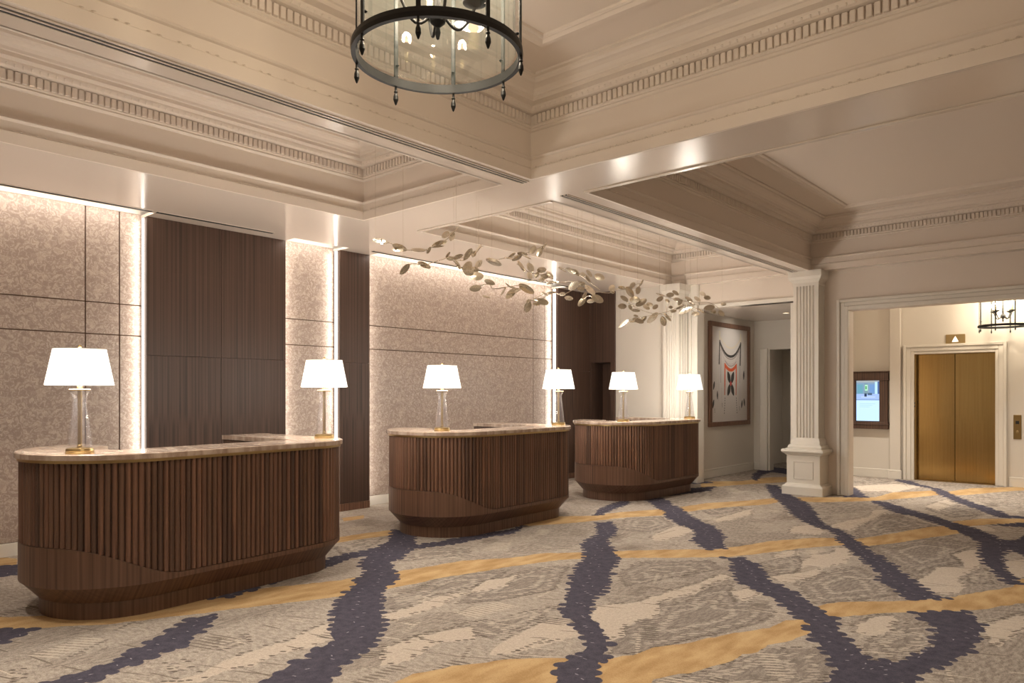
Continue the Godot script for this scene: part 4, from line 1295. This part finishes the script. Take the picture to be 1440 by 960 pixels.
func make_desk(at: Vector3, turn: float, length: float, label: String) -> void:
	var d := thing("reception_desk", label, "reception desk", at, "tambour reception desks")
	d.rotation.y = turn
	var st := begin()
	band(st, length, 0.12, 0.0, 0.12, 0.12)
	# back ends and inside of the kick
	put("kick_base", st.commit(), M.walnut_0, d)
	st = begin()
	band(st, length, 0.11, 0.115, 0.0, 0.24)
	put("undercut", st.commit(), M.walnut_0, d)
	# smooth lower panel with its swept top edge
	st = begin()
	var a := outline(length, -0.004)
	var fine := resample(a, 0.03)
	for k in fine.size() - 1:
		var p: Vector2 = fine[k][0]
		var q: Vector2 = fine[k + 1][0]
		var ns := [fine[k][1], fine[k + 1][1], fine[k + 1][1], fine[k][1]]
		var pts := [w(p.x, 0.24, p.y), w(q.x, 0.24, q.y), w(q.x, apron(length, q), q.y), w(p.x, apron(length, p), p.y)]
		var n3 := []
		for t in ns:
			n3.append(w(t.x, 0, t.y))
		face(st, pts, n3)
		# its top edge, a narrow ledge back to the core
		quad(st, pts[3], pts[2], pts[2] - w(ns[1].x, 0, ns[1].y) * 0.02, pts[3] - w(ns[0].x, 0, ns[0].y) * 0.02, Vector3.UP)
	put("lower_panel", st.commit(), M.walnut_0, d)
	# dark core behind the slats, and the staff side
	st = begin()
	band(st, length, 0.018, 0.245, 0.018, DESK_H - 0.05)
	put("core", st.commit(), M.walnut_2, d)
	st = begin()
	band(st, length, 0.40, 0.0, 0.40, DESK_H - 0.05)
	var top := DESK_H - 0.045
	quad(st, w(length - 0.40, 0, BACK_V), w(length - 0.018, 0, BACK_V), w(length - 0.018, top, BACK_V), w(length - 0.40, top, BACK_V), w(0, 0, 1))
	quad(st, w(END_R, 0, 2 * END_R - 0.40), w(END_R, 0, 2 * END_R - 0.018), w(END_R, top, 2 * END_R - 0.018), w(END_R, top, 2 * END_R - 0.40), w(1, 0, 0))
	put("staff_side", st.commit(), M.walnut_2, d)
	# tambour slats, one by one
	var slat := begin()
	var r := 0.019
	for k in 6:
		var a0 := PI * k / 6.0
		var a1 := PI * (k + 1) / 6.0
		var e0 := Vector3(cos(a0), 0, sin(a0))
		var e1 := Vector3(cos(a1), 0, sin(a1))
		face(slat, [e0 * r, e1 * r, e1 * r + Vector3.UP, e0 * r + Vector3.UP], [e0, e1, e1, e0])
	for k in range(1, 5):
		tri(slat, Vector3(r, 0, 0), Vector3(cos(PI * k / 6.0) * r, 0, sin(PI * k / 6.0) * r), Vector3(cos(PI * (k + 1) / 6.0) * r, 0, sin(PI * (k + 1) / 6.0) * r), Vector3.DOWN)
	var slat_mesh := slat.commit()
	var rng := RandomNumberGenerator.new()
	rng.seed = int(at.x * 100)
	for s in resample(outline(length, 0.018), 0.0405):
		var p: Vector2 = s[0]
		var n: Vector2 = s[1]
		var y := apron(length, p) + 0.004
		var o := put("slat", slat_mesh, M["walnut_%d" % [0, 0, 1, 1, 2][rng.randi() % 5]], d)
		var z := w(n.x, 0, n.y)
		o.transform = Transform3D(Basis(Vector3.UP.cross(z), Vector3.UP * (DESK_H - 0.062 - y), z), w(p.x, y, p.y))
	# brass strip and stone top
	st = begin()
	band(st, length, -0.012, DESK_H - 0.062, -0.012, DESK_H - 0.04)
	band(st, length, 0.03, DESK_H - 0.062, -0.012, DESK_H - 0.062)
	put("brass_strip", st.commit(), M.brass, d)
	st = begin()
	var o1 := -0.03
	var i1 := 0.42
	band(st, length, o1, DESK_H - 0.04, o1, DESK_H - 0.006)
	band(st, length, o1, DESK_H - 0.006, o1 + 0.006, DESK_H)
	var oa := outline(length, o1 + 0.006)
	var ia := outline(length, i1)
	var ob := outline(length, o1)
	for k in oa.size() - 1:
		var f := func(x: Array, j: int, y: float) -> Vector3: return w(x[j][0].x, y, x[j][0].y)
		quad(st, f.call(oa, k, DESK_H), f.call(oa, k + 1, DESK_H), f.call(ia, k + 1, DESK_H), f.call(ia, k, DESK_H), Vector3.UP)
		quad(st, f.call(ob, k, DESK_H - 0.04), f.call(ob, k + 1, DESK_H - 0.04), f.call(ia, k + 1, DESK_H - 0.04), f.call(ia, k, DESK_H - 0.04), Vector3.DOWN)
		var n: Vector2 = ia[k][1]
		if ia[k][0].distance_to(ia[k + 1][0]) > 1e-4:
			quad(st, f.call(ia, k, DESK_H - 0.04), f.call(ia, k + 1, DESK_H - 0.04), f.call(ia, k + 1, DESK_H), f.call(ia, k, DESK_H), -w(n.x, 0, n.y))
	for e in [0, oa.size() - 1]:
		var p: Vector2 = ob[e][0]
		var q: Vector2 = ia[e][0]
		quad(st, w(p.x, DESK_H - 0.04, p.y), w(q.x, DESK_H - 0.04, q.y), w(q.x, DESK_H, q.y), w(p.x, DESK_H, p.y), w(0, 0, 1) if e == 0 else w(1, 0, 0))
	put("stone_top", st.commit(), M.counter_stone, d)
	# a lower work surface on the staff side
	st = begin()
	box(st, w(0.7, 0.72, 0.42), w(length - 0.41, 0.75, 0.95), 0.004)
	put("work_surface", st.commit(), M.walnut_2, d)
	put("work_support", box_mesh(w(1.0, 0.0, 0.45), w(1.4, 0.72, 0.9), 0.004), M.walnut_2, d)


func resample(path: Array, step: float) -> Array:
	# even spacing along a plan; the last piece takes what is left over
	var total := 0.0
	for k in path.size() - 1:
		total += path[k][0].distance_to(path[k + 1][0])
	var n := int(total / step)
	var gap := total / n
	var out := []
	var k := 0
	var start := 0.0
	for i in n + 1:
		var s := minf(i * gap, total - 1e-4)
		while k < path.size() - 2 and start + path[k][0].distance_to(path[k + 1][0]) < s:
			start += path[k][0].distance_to(path[k + 1][0])
			k += 1
		var len: float = path[k][0].distance_to(path[k + 1][0])
		var t: float = 0.0 if len < 1e-6 else clampf((s - start) / len, 0, 1)
		out.append([path[k][0].lerp(path[k + 1][0], t), path[k][1].lerp(path[k + 1][1], t).normalized()])
	return out


func make_lamps() -> void:
	var spots := [
		[1.745, 5.49, "on the round end of the desk before the wide walnut panel"],
		[3.82, 5.69, "on the square end of the desk before the wide walnut panel"],
		[5.40, 5.82, "on the round end of the desk before the broad stone"],
		[7.36, 5.75, "on the square end of the desk before the broad stone"],
		[8.87, 5.75, "on the round end of the desk by the doorway"],
		[10.60, 5.62, "on the square end of the desk by the doorway"]]
	var first: Node3D
	for s in spots:
		var label: String = "glass table lamp " + s[2]
		if first == null:
			first = thing("table_lamp", label, "table lamp", w(s[0], DESK_H, s[1]), "table lamps on the reception desks")
			lamp_parts(first)
			continue
		var o: Node3D = first.duplicate()
		o.name = numbered("table_lamp")
		add_child(o)
		o.position = w(s[0], DESK_H, s[1])
		o.set_meta("label", label)


func lamp_parts(l: Node3D) -> void:
	put("base", lathe_mesh([Vector2(0, 0), Vector2(0.086, 0), Vector2(0.088, 0.008), Vector2(0.084, 0.014), Vector2(0.086, 0.02), Vector2(0.082, 0.034), Vector2(0.07, 0.038), Vector2(0, 0.04)], 40), M.brass, l)
	put("stem", lathe_mesh([Vector2(0.0, 0.038), Vector2(0.017, 0.038), Vector2(0.017, 0.055), Vector2(0.0135, 0.06), Vector2(0.0135, 0.43), Vector2(0, 0.43)], 20), M.brass, l)
	var wall := [Vector2(0.074, 0.04), Vector2(0.07, 0.10), Vector2(0.062, 0.18), Vector2(0.052, 0.26), Vector2(0.044, 0.32), Vector2(0.041, 0.35), Vector2(0.043, 0.375), Vector2(0.05, 0.40), Vector2(0.058, 0.42), Vector2(0.062, 0.43)]
	var inner := []
	for p in wall:
		inner.push_front(Vector2(p.x - 0.008, p.y))
	put("glass_body", lathe_mesh(wall + inner, 40), M.lamp_glass, l)
	put("cap", lathe_mesh([Vector2(0, 0.428), Vector2(0.064, 0.428), Vector2(0.065, 0.434), Vector2(0.062, 0.438), Vector2(0.016, 0.44), Vector2(0.016, 0.485), Vector2(0, 0.485)], 32), M.brass, l)
	var shade := put("lamp_shade", lathe_mesh([Vector2(0.208, 0.465), Vector2(0.160, 0.71), Vector2(0.157, 0.71), Vector2(0.205, 0.465), Vector2(0.208, 0.465)], 48), M.shade_glow, l)
	put("shade_ring", lathe_mesh([Vector2(0.158, 0.706), Vector2(0.162, 0.706), Vector2(0.162, 0.712), Vector2(0.158, 0.712), Vector2(0.158, 0.706)], 48), M.trim_paint, shade)
	var st := begin()
	for k in 3:
		var a := TAU * k / 3
		tube(st, [Vector3(0, 0.70, 0), Vector3(cos(a) * 0.157, 0.705, sin(a) * 0.157)], 0.0025, 6)
	put("spider", st.commit(), M.brass, l)
	put("finial", lathe_mesh([Vector2(0, 0.48), Vector2(0.006, 0.48), Vector2(0.006, 0.715), Vector2(0.011, 0.722), Vector2(0.009, 0.735), Vector2(0, 0.74)], 12), M.brass, l)
	put("bulb", lathe_mesh([Vector2(0.0, 0.5), Vector2(0.016, 0.505), Vector2(0.03, 0.55), Vector2(0.026, 0.59), Vector2(0, 0.61)], 16), M.flame_glow, l)
	var light := OmniLight3D.new()
	light.name = "lamp_light"
	light.position = Vector3(0, 0.585, 0)
	light.light_color = Color(1.0, 0.97, 0.925)
	light.light_energy = LAMP_ENERGY
	light.light_size = 0.15
	light.omni_range = 30
	light.omni_attenuation = 2
	light.shadow_enabled = true
	l.add_child(light)


# ---------------------------------------------------------------- wall lighting
func strip_light(called: String, label: String, lo: Vector3, hi: Vector3, at: Vector3, look: Vector3, size: Vector2, energy: float) -> void:
	var s := thing(called, label, "light strip", (lo + hi) / 2.0, "light strips of the reception wall")
	put("led_strip", box_mesh(lo - s.position, hi - s.position), M.led_glow, s)
	var l := AreaLight3D.new()
	l.name = "strip_light"
	l.area_size = size
	l.light_energy = energy
	l.light_color = Color(1.0, 0.97, 0.925)
	l.shadow_enabled = true
	l.area_range = 30
	s.add_child(l)
	l.position = at - s.position
	l.basis = Basis.looking_at(look, Vector3.UP if absf(look.y) < 0.9 else Vector3.RIGHT)


func make_wall_lights() -> void:
	# upright strips in the gaps beside the walnut panels, washing the stone
	for s in [[3.18, -1.0, "beside the wide walnut panel, on its curved-desk side"], [4.82, 1.0, "beside the wide walnut panel, next to the slim stone bay"], [5.61, -1.0, "beside the slim walnut panel, next to the slim stone bay"],
			[6.09, 1.0, "beside the slim walnut panel, next to the broad stone wall"], [10.23, -1.0, "at the far end of the broad stone wall"]]:
		var u: float = s[0] + s[1] * 0.004
		strip_light("upright_light_strip", "upright warm white light strip " + s[2], w(u - 0.003, 0.13, 8.06), w(u + 0.003, 3.41, 8.11), w(s[0] + s[1] * 0.012, 1.77, 8.085), w(s[1], 0, 0.35), Vector2(0.05, 3.25), STRIP_ENERGY)
	# coves
	for s in [[-2.9, 3.15, "stone left of the wide walnut panel"], [4.87, 5.58, "slim stone bay"], [6.14, 10.2, "broad stone wall"]]:
		strip_light("cove_light_strip", "warm white light strip in the ceiling cove over the " + s[2], w(s[0], 3.455, 7.803), w(s[1], 3.475, 7.812), w((s[0] + s[1]) / 2, 3.475, 7.822), w(0, 0.0, 1), Vector2(s[1] - s[0], 0.02), COVE_ENERGY * (s[1] - s[0]))


# ---------------------------------------------------------------- lanterns
func make_lantern(at: Vector3, ceiling_y: float, label: String) -> void:
	# at: middle of the lower ring
	var l := thing("hanging_lantern", label, "lantern", at, "glass cylinder lanterns")
	var r := 0.33
	var tall := 0.92
	for y in [0.0, tall]:
		put("ring", lathe_mesh([Vector2(r - 0.006, y - 0.018), Vector2(r + 0.012, y - 0.018), Vector2(r + 0.014, y), Vector2(r + 0.012, y + 0.018), Vector2(r - 0.006, y + 0.018), Vector2(r - 0.006, y - 0.018)], 72), M.black_iron, l)
	var drop := lathe_mesh([Vector2(0, -0.085), Vector2(0.004, -0.08), Vector2(0.011, -0.06), Vector2(0.010, -0.045), Vector2(0.005, -0.03), Vector2(0.009, -0.026), Vector2(0.005, -0.02), Vector2(0.005, 0.0), Vector2(0, 0)], 12)
	var knob := lathe_mesh([Vector2(0, -0.008), Vector2(0.008, 0), Vector2(0, 0.008)], 10)
	for k in 8:
		var a := TAU * (k + 0.21) / 8
		var e := Vector3(cos(a), 0, sin(a))
		var st := begin()
		box(st, Vector3(-0.005, 0, -0.009), Vector3(0.005, tall, 0.009), 0.002)
		var b := put("bar", st.commit(), M.black_iron, l, e * (r + 0.004))
		b.rotation.y = -a
		put("drop_finial", drop, M.black_iron, b, Vector3(0.002, -0.015, 0))
		put("screw_knob", knob, M.black_iron, b, Vector3(-0.012, 0.07, 0))
		# curved glass pane between two bars
		st = begin()
		for i in 6:
			var a0 := a + TAU / 8 * (i / 6.0)
			var a1 := a + TAU / 8 * ((i + 1) / 6.0)
			var p0 := Vector3(cos(a0), 0, sin(a0))
			var p1 := Vector3(cos(a1), 0, sin(a1))
			for f in [[r - 0.012, 1.0], [r - 0.015, -1.0]]:
				var c := [p0 * f[0] + Vector3(0, 0.022, 0), p1 * f[0] + Vector3(0, 0.022, 0), p1 * f[0] + Vector3(0, tall - 0.022, 0), p0 * f[0] + Vector3(0, tall - 0.022, 0)]
				var ns := [p0 * f[1], p1 * f[1], p1 * f[1], p0 * f[1]]
				face(st, c, ns)
		put("glass_pane", st.commit(), M.clear_glass, l)
	# candle cluster
	var hub := put("hub", lathe_mesh([Vector2(0, 0.06), Vector2(0.006, 0.065), Vector2(0.012, 0.09), Vector2(0.008, 0.11), Vector2(0.03, 0.13), Vector2(0.038, 0.155), Vector2(0.03, 0.18), Vector2(0.014, 0.195), Vector2(0.012, 0.27), Vector2(0.012, tall + 0.02), Vector2(0, tall + 0.02)], 16), M.black_iron, l)
	for k in 4:
		var a := TAU * (k + 0.33) / 4
		var e := Vector3(cos(a), 0, sin(a))
		var st := begin()
		var path := []
		for i in 11:
			var t := i / 10.0
			path.append(e * (0.03 + 0.125 * t) + Vector3.UP * (0.155 - 0.055 * sin(t * PI * 0.95) + 0.07 * t * t))
		tube(st, path, 0.0065, 8)
		var arm := put("arm", st.commit(), M.black_iron, l)
		put("candle_cup", lathe_mesh([Vector2(0, 0.285), Vector2(0.014, 0.287), Vector2(0.05, 0.305), Vector2(0.052, 0.312), Vector2(0.02, 0.308), Vector2(0, 0.308)], 20), M.black_iron, arm, e * 0.155 + Vector3.DOWN * 0.07)
		put("candle", lathe_mesh([Vector2(0, 0.308), Vector2(0.013, 0.308), Vector2(0.013, 0.41), Vector2(0.01, 0.415), Vector2(0, 0.415)], 14), M.candle_cream, l, e * 0.155 + Vector3.DOWN * 0.07)
		put("flame_bulb", lathe_mesh([Vector2(0, 0.415), Vector2(0.009, 0.418), Vector2(0.015, 0.435), Vector2(0.013, 0.455), Vector2(0.005, 0.48), Vector2(0, 0.49)], 14), M.flame_glow, l, e * 0.155 + Vector3.DOWN * 0.07)
		var light := OmniLight3D.new()
		light.name = "candle_light"
		light.position = e * 0.155 + Vector3.UP * 0.38
		light.light_color = Color(1.0, 0.93, 0.82)
		light.light_energy = LANTERN_ENERGY
		light.light_size = 0.03
		light.omni_range = 40
		light.omni_attenuation = 2
		light.shadow_enabled = true
		l.add_child(light)
	# top strap, rod and ceiling rose
	for k in 2:
		var st := begin()
		box(st, Vector3(-r, tall - 0.006, -0.01), Vector3(r, tall + 0.006, 0.01), 0.002)
		var b := put("top_strap", st.commit(), M.black_iron, l)
		b.rotation.y = PI / 2 * k + 0.4
	var up := ceiling_y - at.y
	put("rod", lathe_mesh([Vector2(0, tall), Vector2(0.009, tall), Vector2(0.009, up - 0.03), Vector2(0, up - 0.03)], 12), M.black_iron, l)
	put("ceiling_rose", lathe_mesh([Vector2(0, up - 0.04), Vector2(0.04, up - 0.035), Vector2(0.065, up - 0.012), Vector2(0.065, up), Vector2(0, up)], 28), M.black_iron, l)


func make_downlights() -> void:
	for s in [[12.9, 2.9, "over the carpet before the elevator"], [12.9, 1.2, "over the carpet before the call plate"], [12.9, 4.2, "over the carpet before the framed screen"]]:
		downlight(w(s[0], 3.9, s[1]), Vector3.DOWN, "added unseen ceiling downlight " + s[2], 42.0, DOWN_ENERGY)
	# added in the coffer ceilings, out of view, to light the floor evenly
	for s in [[0.4, 1.2, SOFFIT + COFFER_TOP, "beside the large lantern, towards the entrance"], [3.3, 1.0, SOFFIT + COFFER_TOP, "beside the large lantern, towards the elevators"], [0.5, 3.2, SOFFIT + COFFER_TOP, "beside the large lantern, towards the round desk end"], [3.2, 2.95, SOFFIT + COFFER_TOP, "beside the large lantern, towards the broad stone"],
			[6.3, 0.9, SOFFIT + COFFER_TOP, "in the shaded coffer by the cross beam"], [6.3, 2.7, SOFFIT + COFFER_TOP, "in the shaded coffer by the long beam"],
			[0.6, 5.42, SOFFIT + COFFER_TOP, "over the round end of the desk before the wide walnut panel"], [3.2, 5.42, SOFFIT + COFFER_TOP, "over the square end of the desk before the wide walnut panel"],
			[7.2, 5.4, SOFFIT + COFFER_TOP, "over the leaf sculpture's middle"], [9.6, 5.4, SOFFIT + COFFER_TOP, "over the leaf sculpture's far end"]]:
		downlight(w(s[0], s[2], s[1]), Vector3.DOWN, "added unseen ceiling downlight " + s[3], 50.0, COFFER_ENERGY)
	downlight(w(15.4, 2.9, 5.3), Vector3.DOWN, "added unseen downlight to brighten the dim corridor beyond the artwork", 55.0, 0.35)  # extra lamp, hidden from the camera, lifts the dark doorway
	# picture light in the alcove ceiling, turned to the art
	downlight(w(13.15, 3.0, 5.05), w(0, -0.62, 1.0), "round recessed spotlight in the alcove ceiling over the artwork", 36.0, PICTURE_ENERGY)


func downlight(at: Vector3, look: Vector3, label: String, angle: float, energy: float) -> void:
	var d := thing("downlight", label, "downlight", at, "recessed downlights")
	put("trim_ring", lathe_mesh([Vector2(0.045, 0), Vector2(0.06, 0), Vector2(0.06, -0.006), Vector2(0.045, -0.003), Vector2(0.045, 0)], 28), M.trim_paint, d)
	put("light_disc", lathe_mesh([Vector2(0, 0), Vector2(0.045, 0), Vector2(0.045, -0.003), Vector2(0, -0.003)], 28), M.downlight_glow, d)
	var l := SpotLight3D.new()
	l.name = "spot_light"
	l.position = Vector3(0, -0.012, 0)
	l.spot_angle = angle
	l.spot_angle_attenuation = 1.0
	l.spot_range = 20
	l.spot_attenuation = 2
	l.light_color = Color(1.0, 0.96, 0.90)
	l.light_energy = energy
	l.light_size = 0.04
	l.shadow_enabled = true
	d.add_child(l)
	l.basis = Basis.looking_at(look.normalized(), Vector3.RIGHT)


# ---------------------------------------------------------------- leaf sculpture
func make_sculpture() -> void:
	var s := thing("leaf_sculpture", "long hanging sculpture of champagne metal leaves on thin branches", "sculpture", w(7.0, 2.7, 4.95))
	var base := s.position
	# one leaf: pointed oval, slightly cupped, 4 mm thick
	var st := begin()
	var n := 14
	var rim := []
	for i in n:
		var t := TAU * i / n
		rim.append(Vector3(cos(t) * 0.5, sin(t) * 0.5 * pow(absf(sin(t)), 0.15), 0))
	for f in [1.0, -1.0]:
		var mid := Vector3(0, 0, 0.012 + 0.0 * f)
		for i in n:
			var a: Vector3 = rim[i] + Vector3(0, 0, 0.012 * f)
			var b: Vector3 = rim[(i + 1) % n] + Vector3(0, 0, 0.012 * f)
			tri(st, mid + Vector3(0, 0, 0.008 + 0.012 * f), a, b, Vector3(0, 0, f))
	for i in n:
		var a: Vector3 = rim[i]
		var b: Vector3 = rim[(i + 1) % n]
		var k := Vector3(0, 0, 0.012)
		quad(st, a - k, b - k, b + k, a + k, a + b)
	var leaf := st.commit()
	var rng := RandomNumberGenerator.new()
	rng.seed = 77
	var right := Vector3(0.6646, 0, 0.7472)
	var back := Vector3(-0.7472, 0, 0.6646)
	for i in range(0, LEAVES.size(), 7):
		var at := w(LEAVES[i], LEAVES[i + 1], LEAVES[i + 2])
		var ang := deg_to_rad(LEAVES[i + 5])
		var long_axis := right * cos(ang) + Vector3.UP * sin(ang)
		var long_: float = LEAVES[i + 3]
		var wide_: float = LEAVES[i + 4]
		var z := back.rotated(long_axis, deg_to_rad(LEAVES[i + 6]))
		var pitch := rng.randf_range(-0.55, 0.55)
		var across := z.cross(long_axis)
		long_axis = long_axis.rotated(across, pitch)
		z = z.rotated(across, pitch)
		var o := put("leaf", leaf, M.champagne, s)
		o.transform = Transform3D(Basis(long_axis * long_ * 1.14, z.cross(long_axis) * wide_ * 1.12, z * 0.16), at - base)
	for p in STEMS:
		var path := []
		for i in range(0, p.size(), 3):
			path.append(w(p[i], p[i + 1], p[i + 2]) - base)
		var smooth := []
		for i in path.size() - 1:
			for k in 4:
				smooth.append(path[i].cubic_interpolate(path[i + 1], path[maxi(i - 1, 0)], path[mini(i + 2, path.size() - 1)], k / 4.0))
		smooth.append(path[path.size() - 1])
		var ts := begin()
		tube(ts, smooth, 0.005, 6, 0.0035)
		var b := put("branch", ts.commit(), M.champagne, s)
		# fine wires up to the ceiling
		for j in [1, smooth.size() - 3]:
			var q: Vector3 = smooth[j]
			var top := q
			top.y = ceiling_over(q + base) - base.y
			ts = begin()
			tube(ts, [q, top], 0.0012, 4)
			put("hanging_wire", ts.commit(), M.champagne, b)


func ceiling_over(p: Vector3) -> float:
	var v := -p.z
	if p.x > MIDDLE[0] + 0.3 and p.x < MIDDLE[1] - 0.3 and v > MIDDLE[2] + 0.3 and v < MIDDLE[3] - 0.3:
		return SOFFIT + COFFER_TOP
	if p.x > NEAR[0] + 0.3 and p.x < NEAR[1] - 0.3 and v > NEAR[2] + 0.3 and v < NEAR[3] - 0.3:
		return SOFFIT + COFFER_TOP
	return SOFFIT + 0.02

# light levels
const LAMP_ENERGY := 0.8
const STRIP_ENERGY := 0.7
const COVE_ENERGY := 0.26
const LANTERN_ENERGY := 0.36
const DOWN_ENERGY := 9.0
const COFFER_ENERGY := 3.4
const PICTURE_ENERGY := 1.3


func _ready() -> void:
	# camera: level, eye height, lens shifted up
	var cam := Camera3D.new()
	cam.name = "camera"
	cam.projection = Camera3D.PROJECTION_FRUSTUM
	cam.near = 0.05
	cam.far = 60.0
	cam.size = 0.05 * 960.0 / 1023.0
	cam.frustum_offset = Vector2(0, cam.size * 72.5 / 960.0)
	cam.position = Vector3(0, 1.55, 0)
	cam.rotation.y = -deg_to_rad(48.345)
	add_child(cam)
	cam.current = true
	var we := WorldEnvironment.new()
	we.name = "environment"
	var env := Environment.new()
	env.background_mode = Environment.BG_COLOR
	env.background_color = Color.BLACK
	env.tonemap_mode = Environment.TONE_MAPPER_LINEAR
	env.tonemap_exposure = 1.1
	env.sdfgi_enabled = true
	env.ssao_enabled = true
	env.ssil_enabled = true
	we.environment = env
	add_child(we)

	make_materials()
	# the place
	make_floor()
	make_ceiling()
	make_reception_wall()
	make_columns()
	make_rooms()
	make_wall_lights()
	# the things in it
	make_desk(w(1.556, 0, 5.153), 0.084, 2.41, "tambour walnut reception desk in front of the wide walnut panel")
	make_desk(w(5.09, 0, 5.422), 0.029, 2.42, "tambour walnut reception desk in front of the broad stone wall")
	make_desk(w(8.59, 0, 5.457), -0.024, 2.22, "tambour walnut reception desk by the walnut doorway and fluted pilaster")
	make_lamps()
	make_lantern(w(1.99, 2.91, 2.17), SOFFIT + COFFER_TOP, "large black iron and glass lantern hung in the central ceiling coffer")
	make_lantern(w(13.87, 2.62, 1.86), 3.9, "black iron and glass lantern hung in the elevator lobby")
	make_downlights()
	make_elevator()
	make_screen()
	make_artwork()
	make_sculpture()
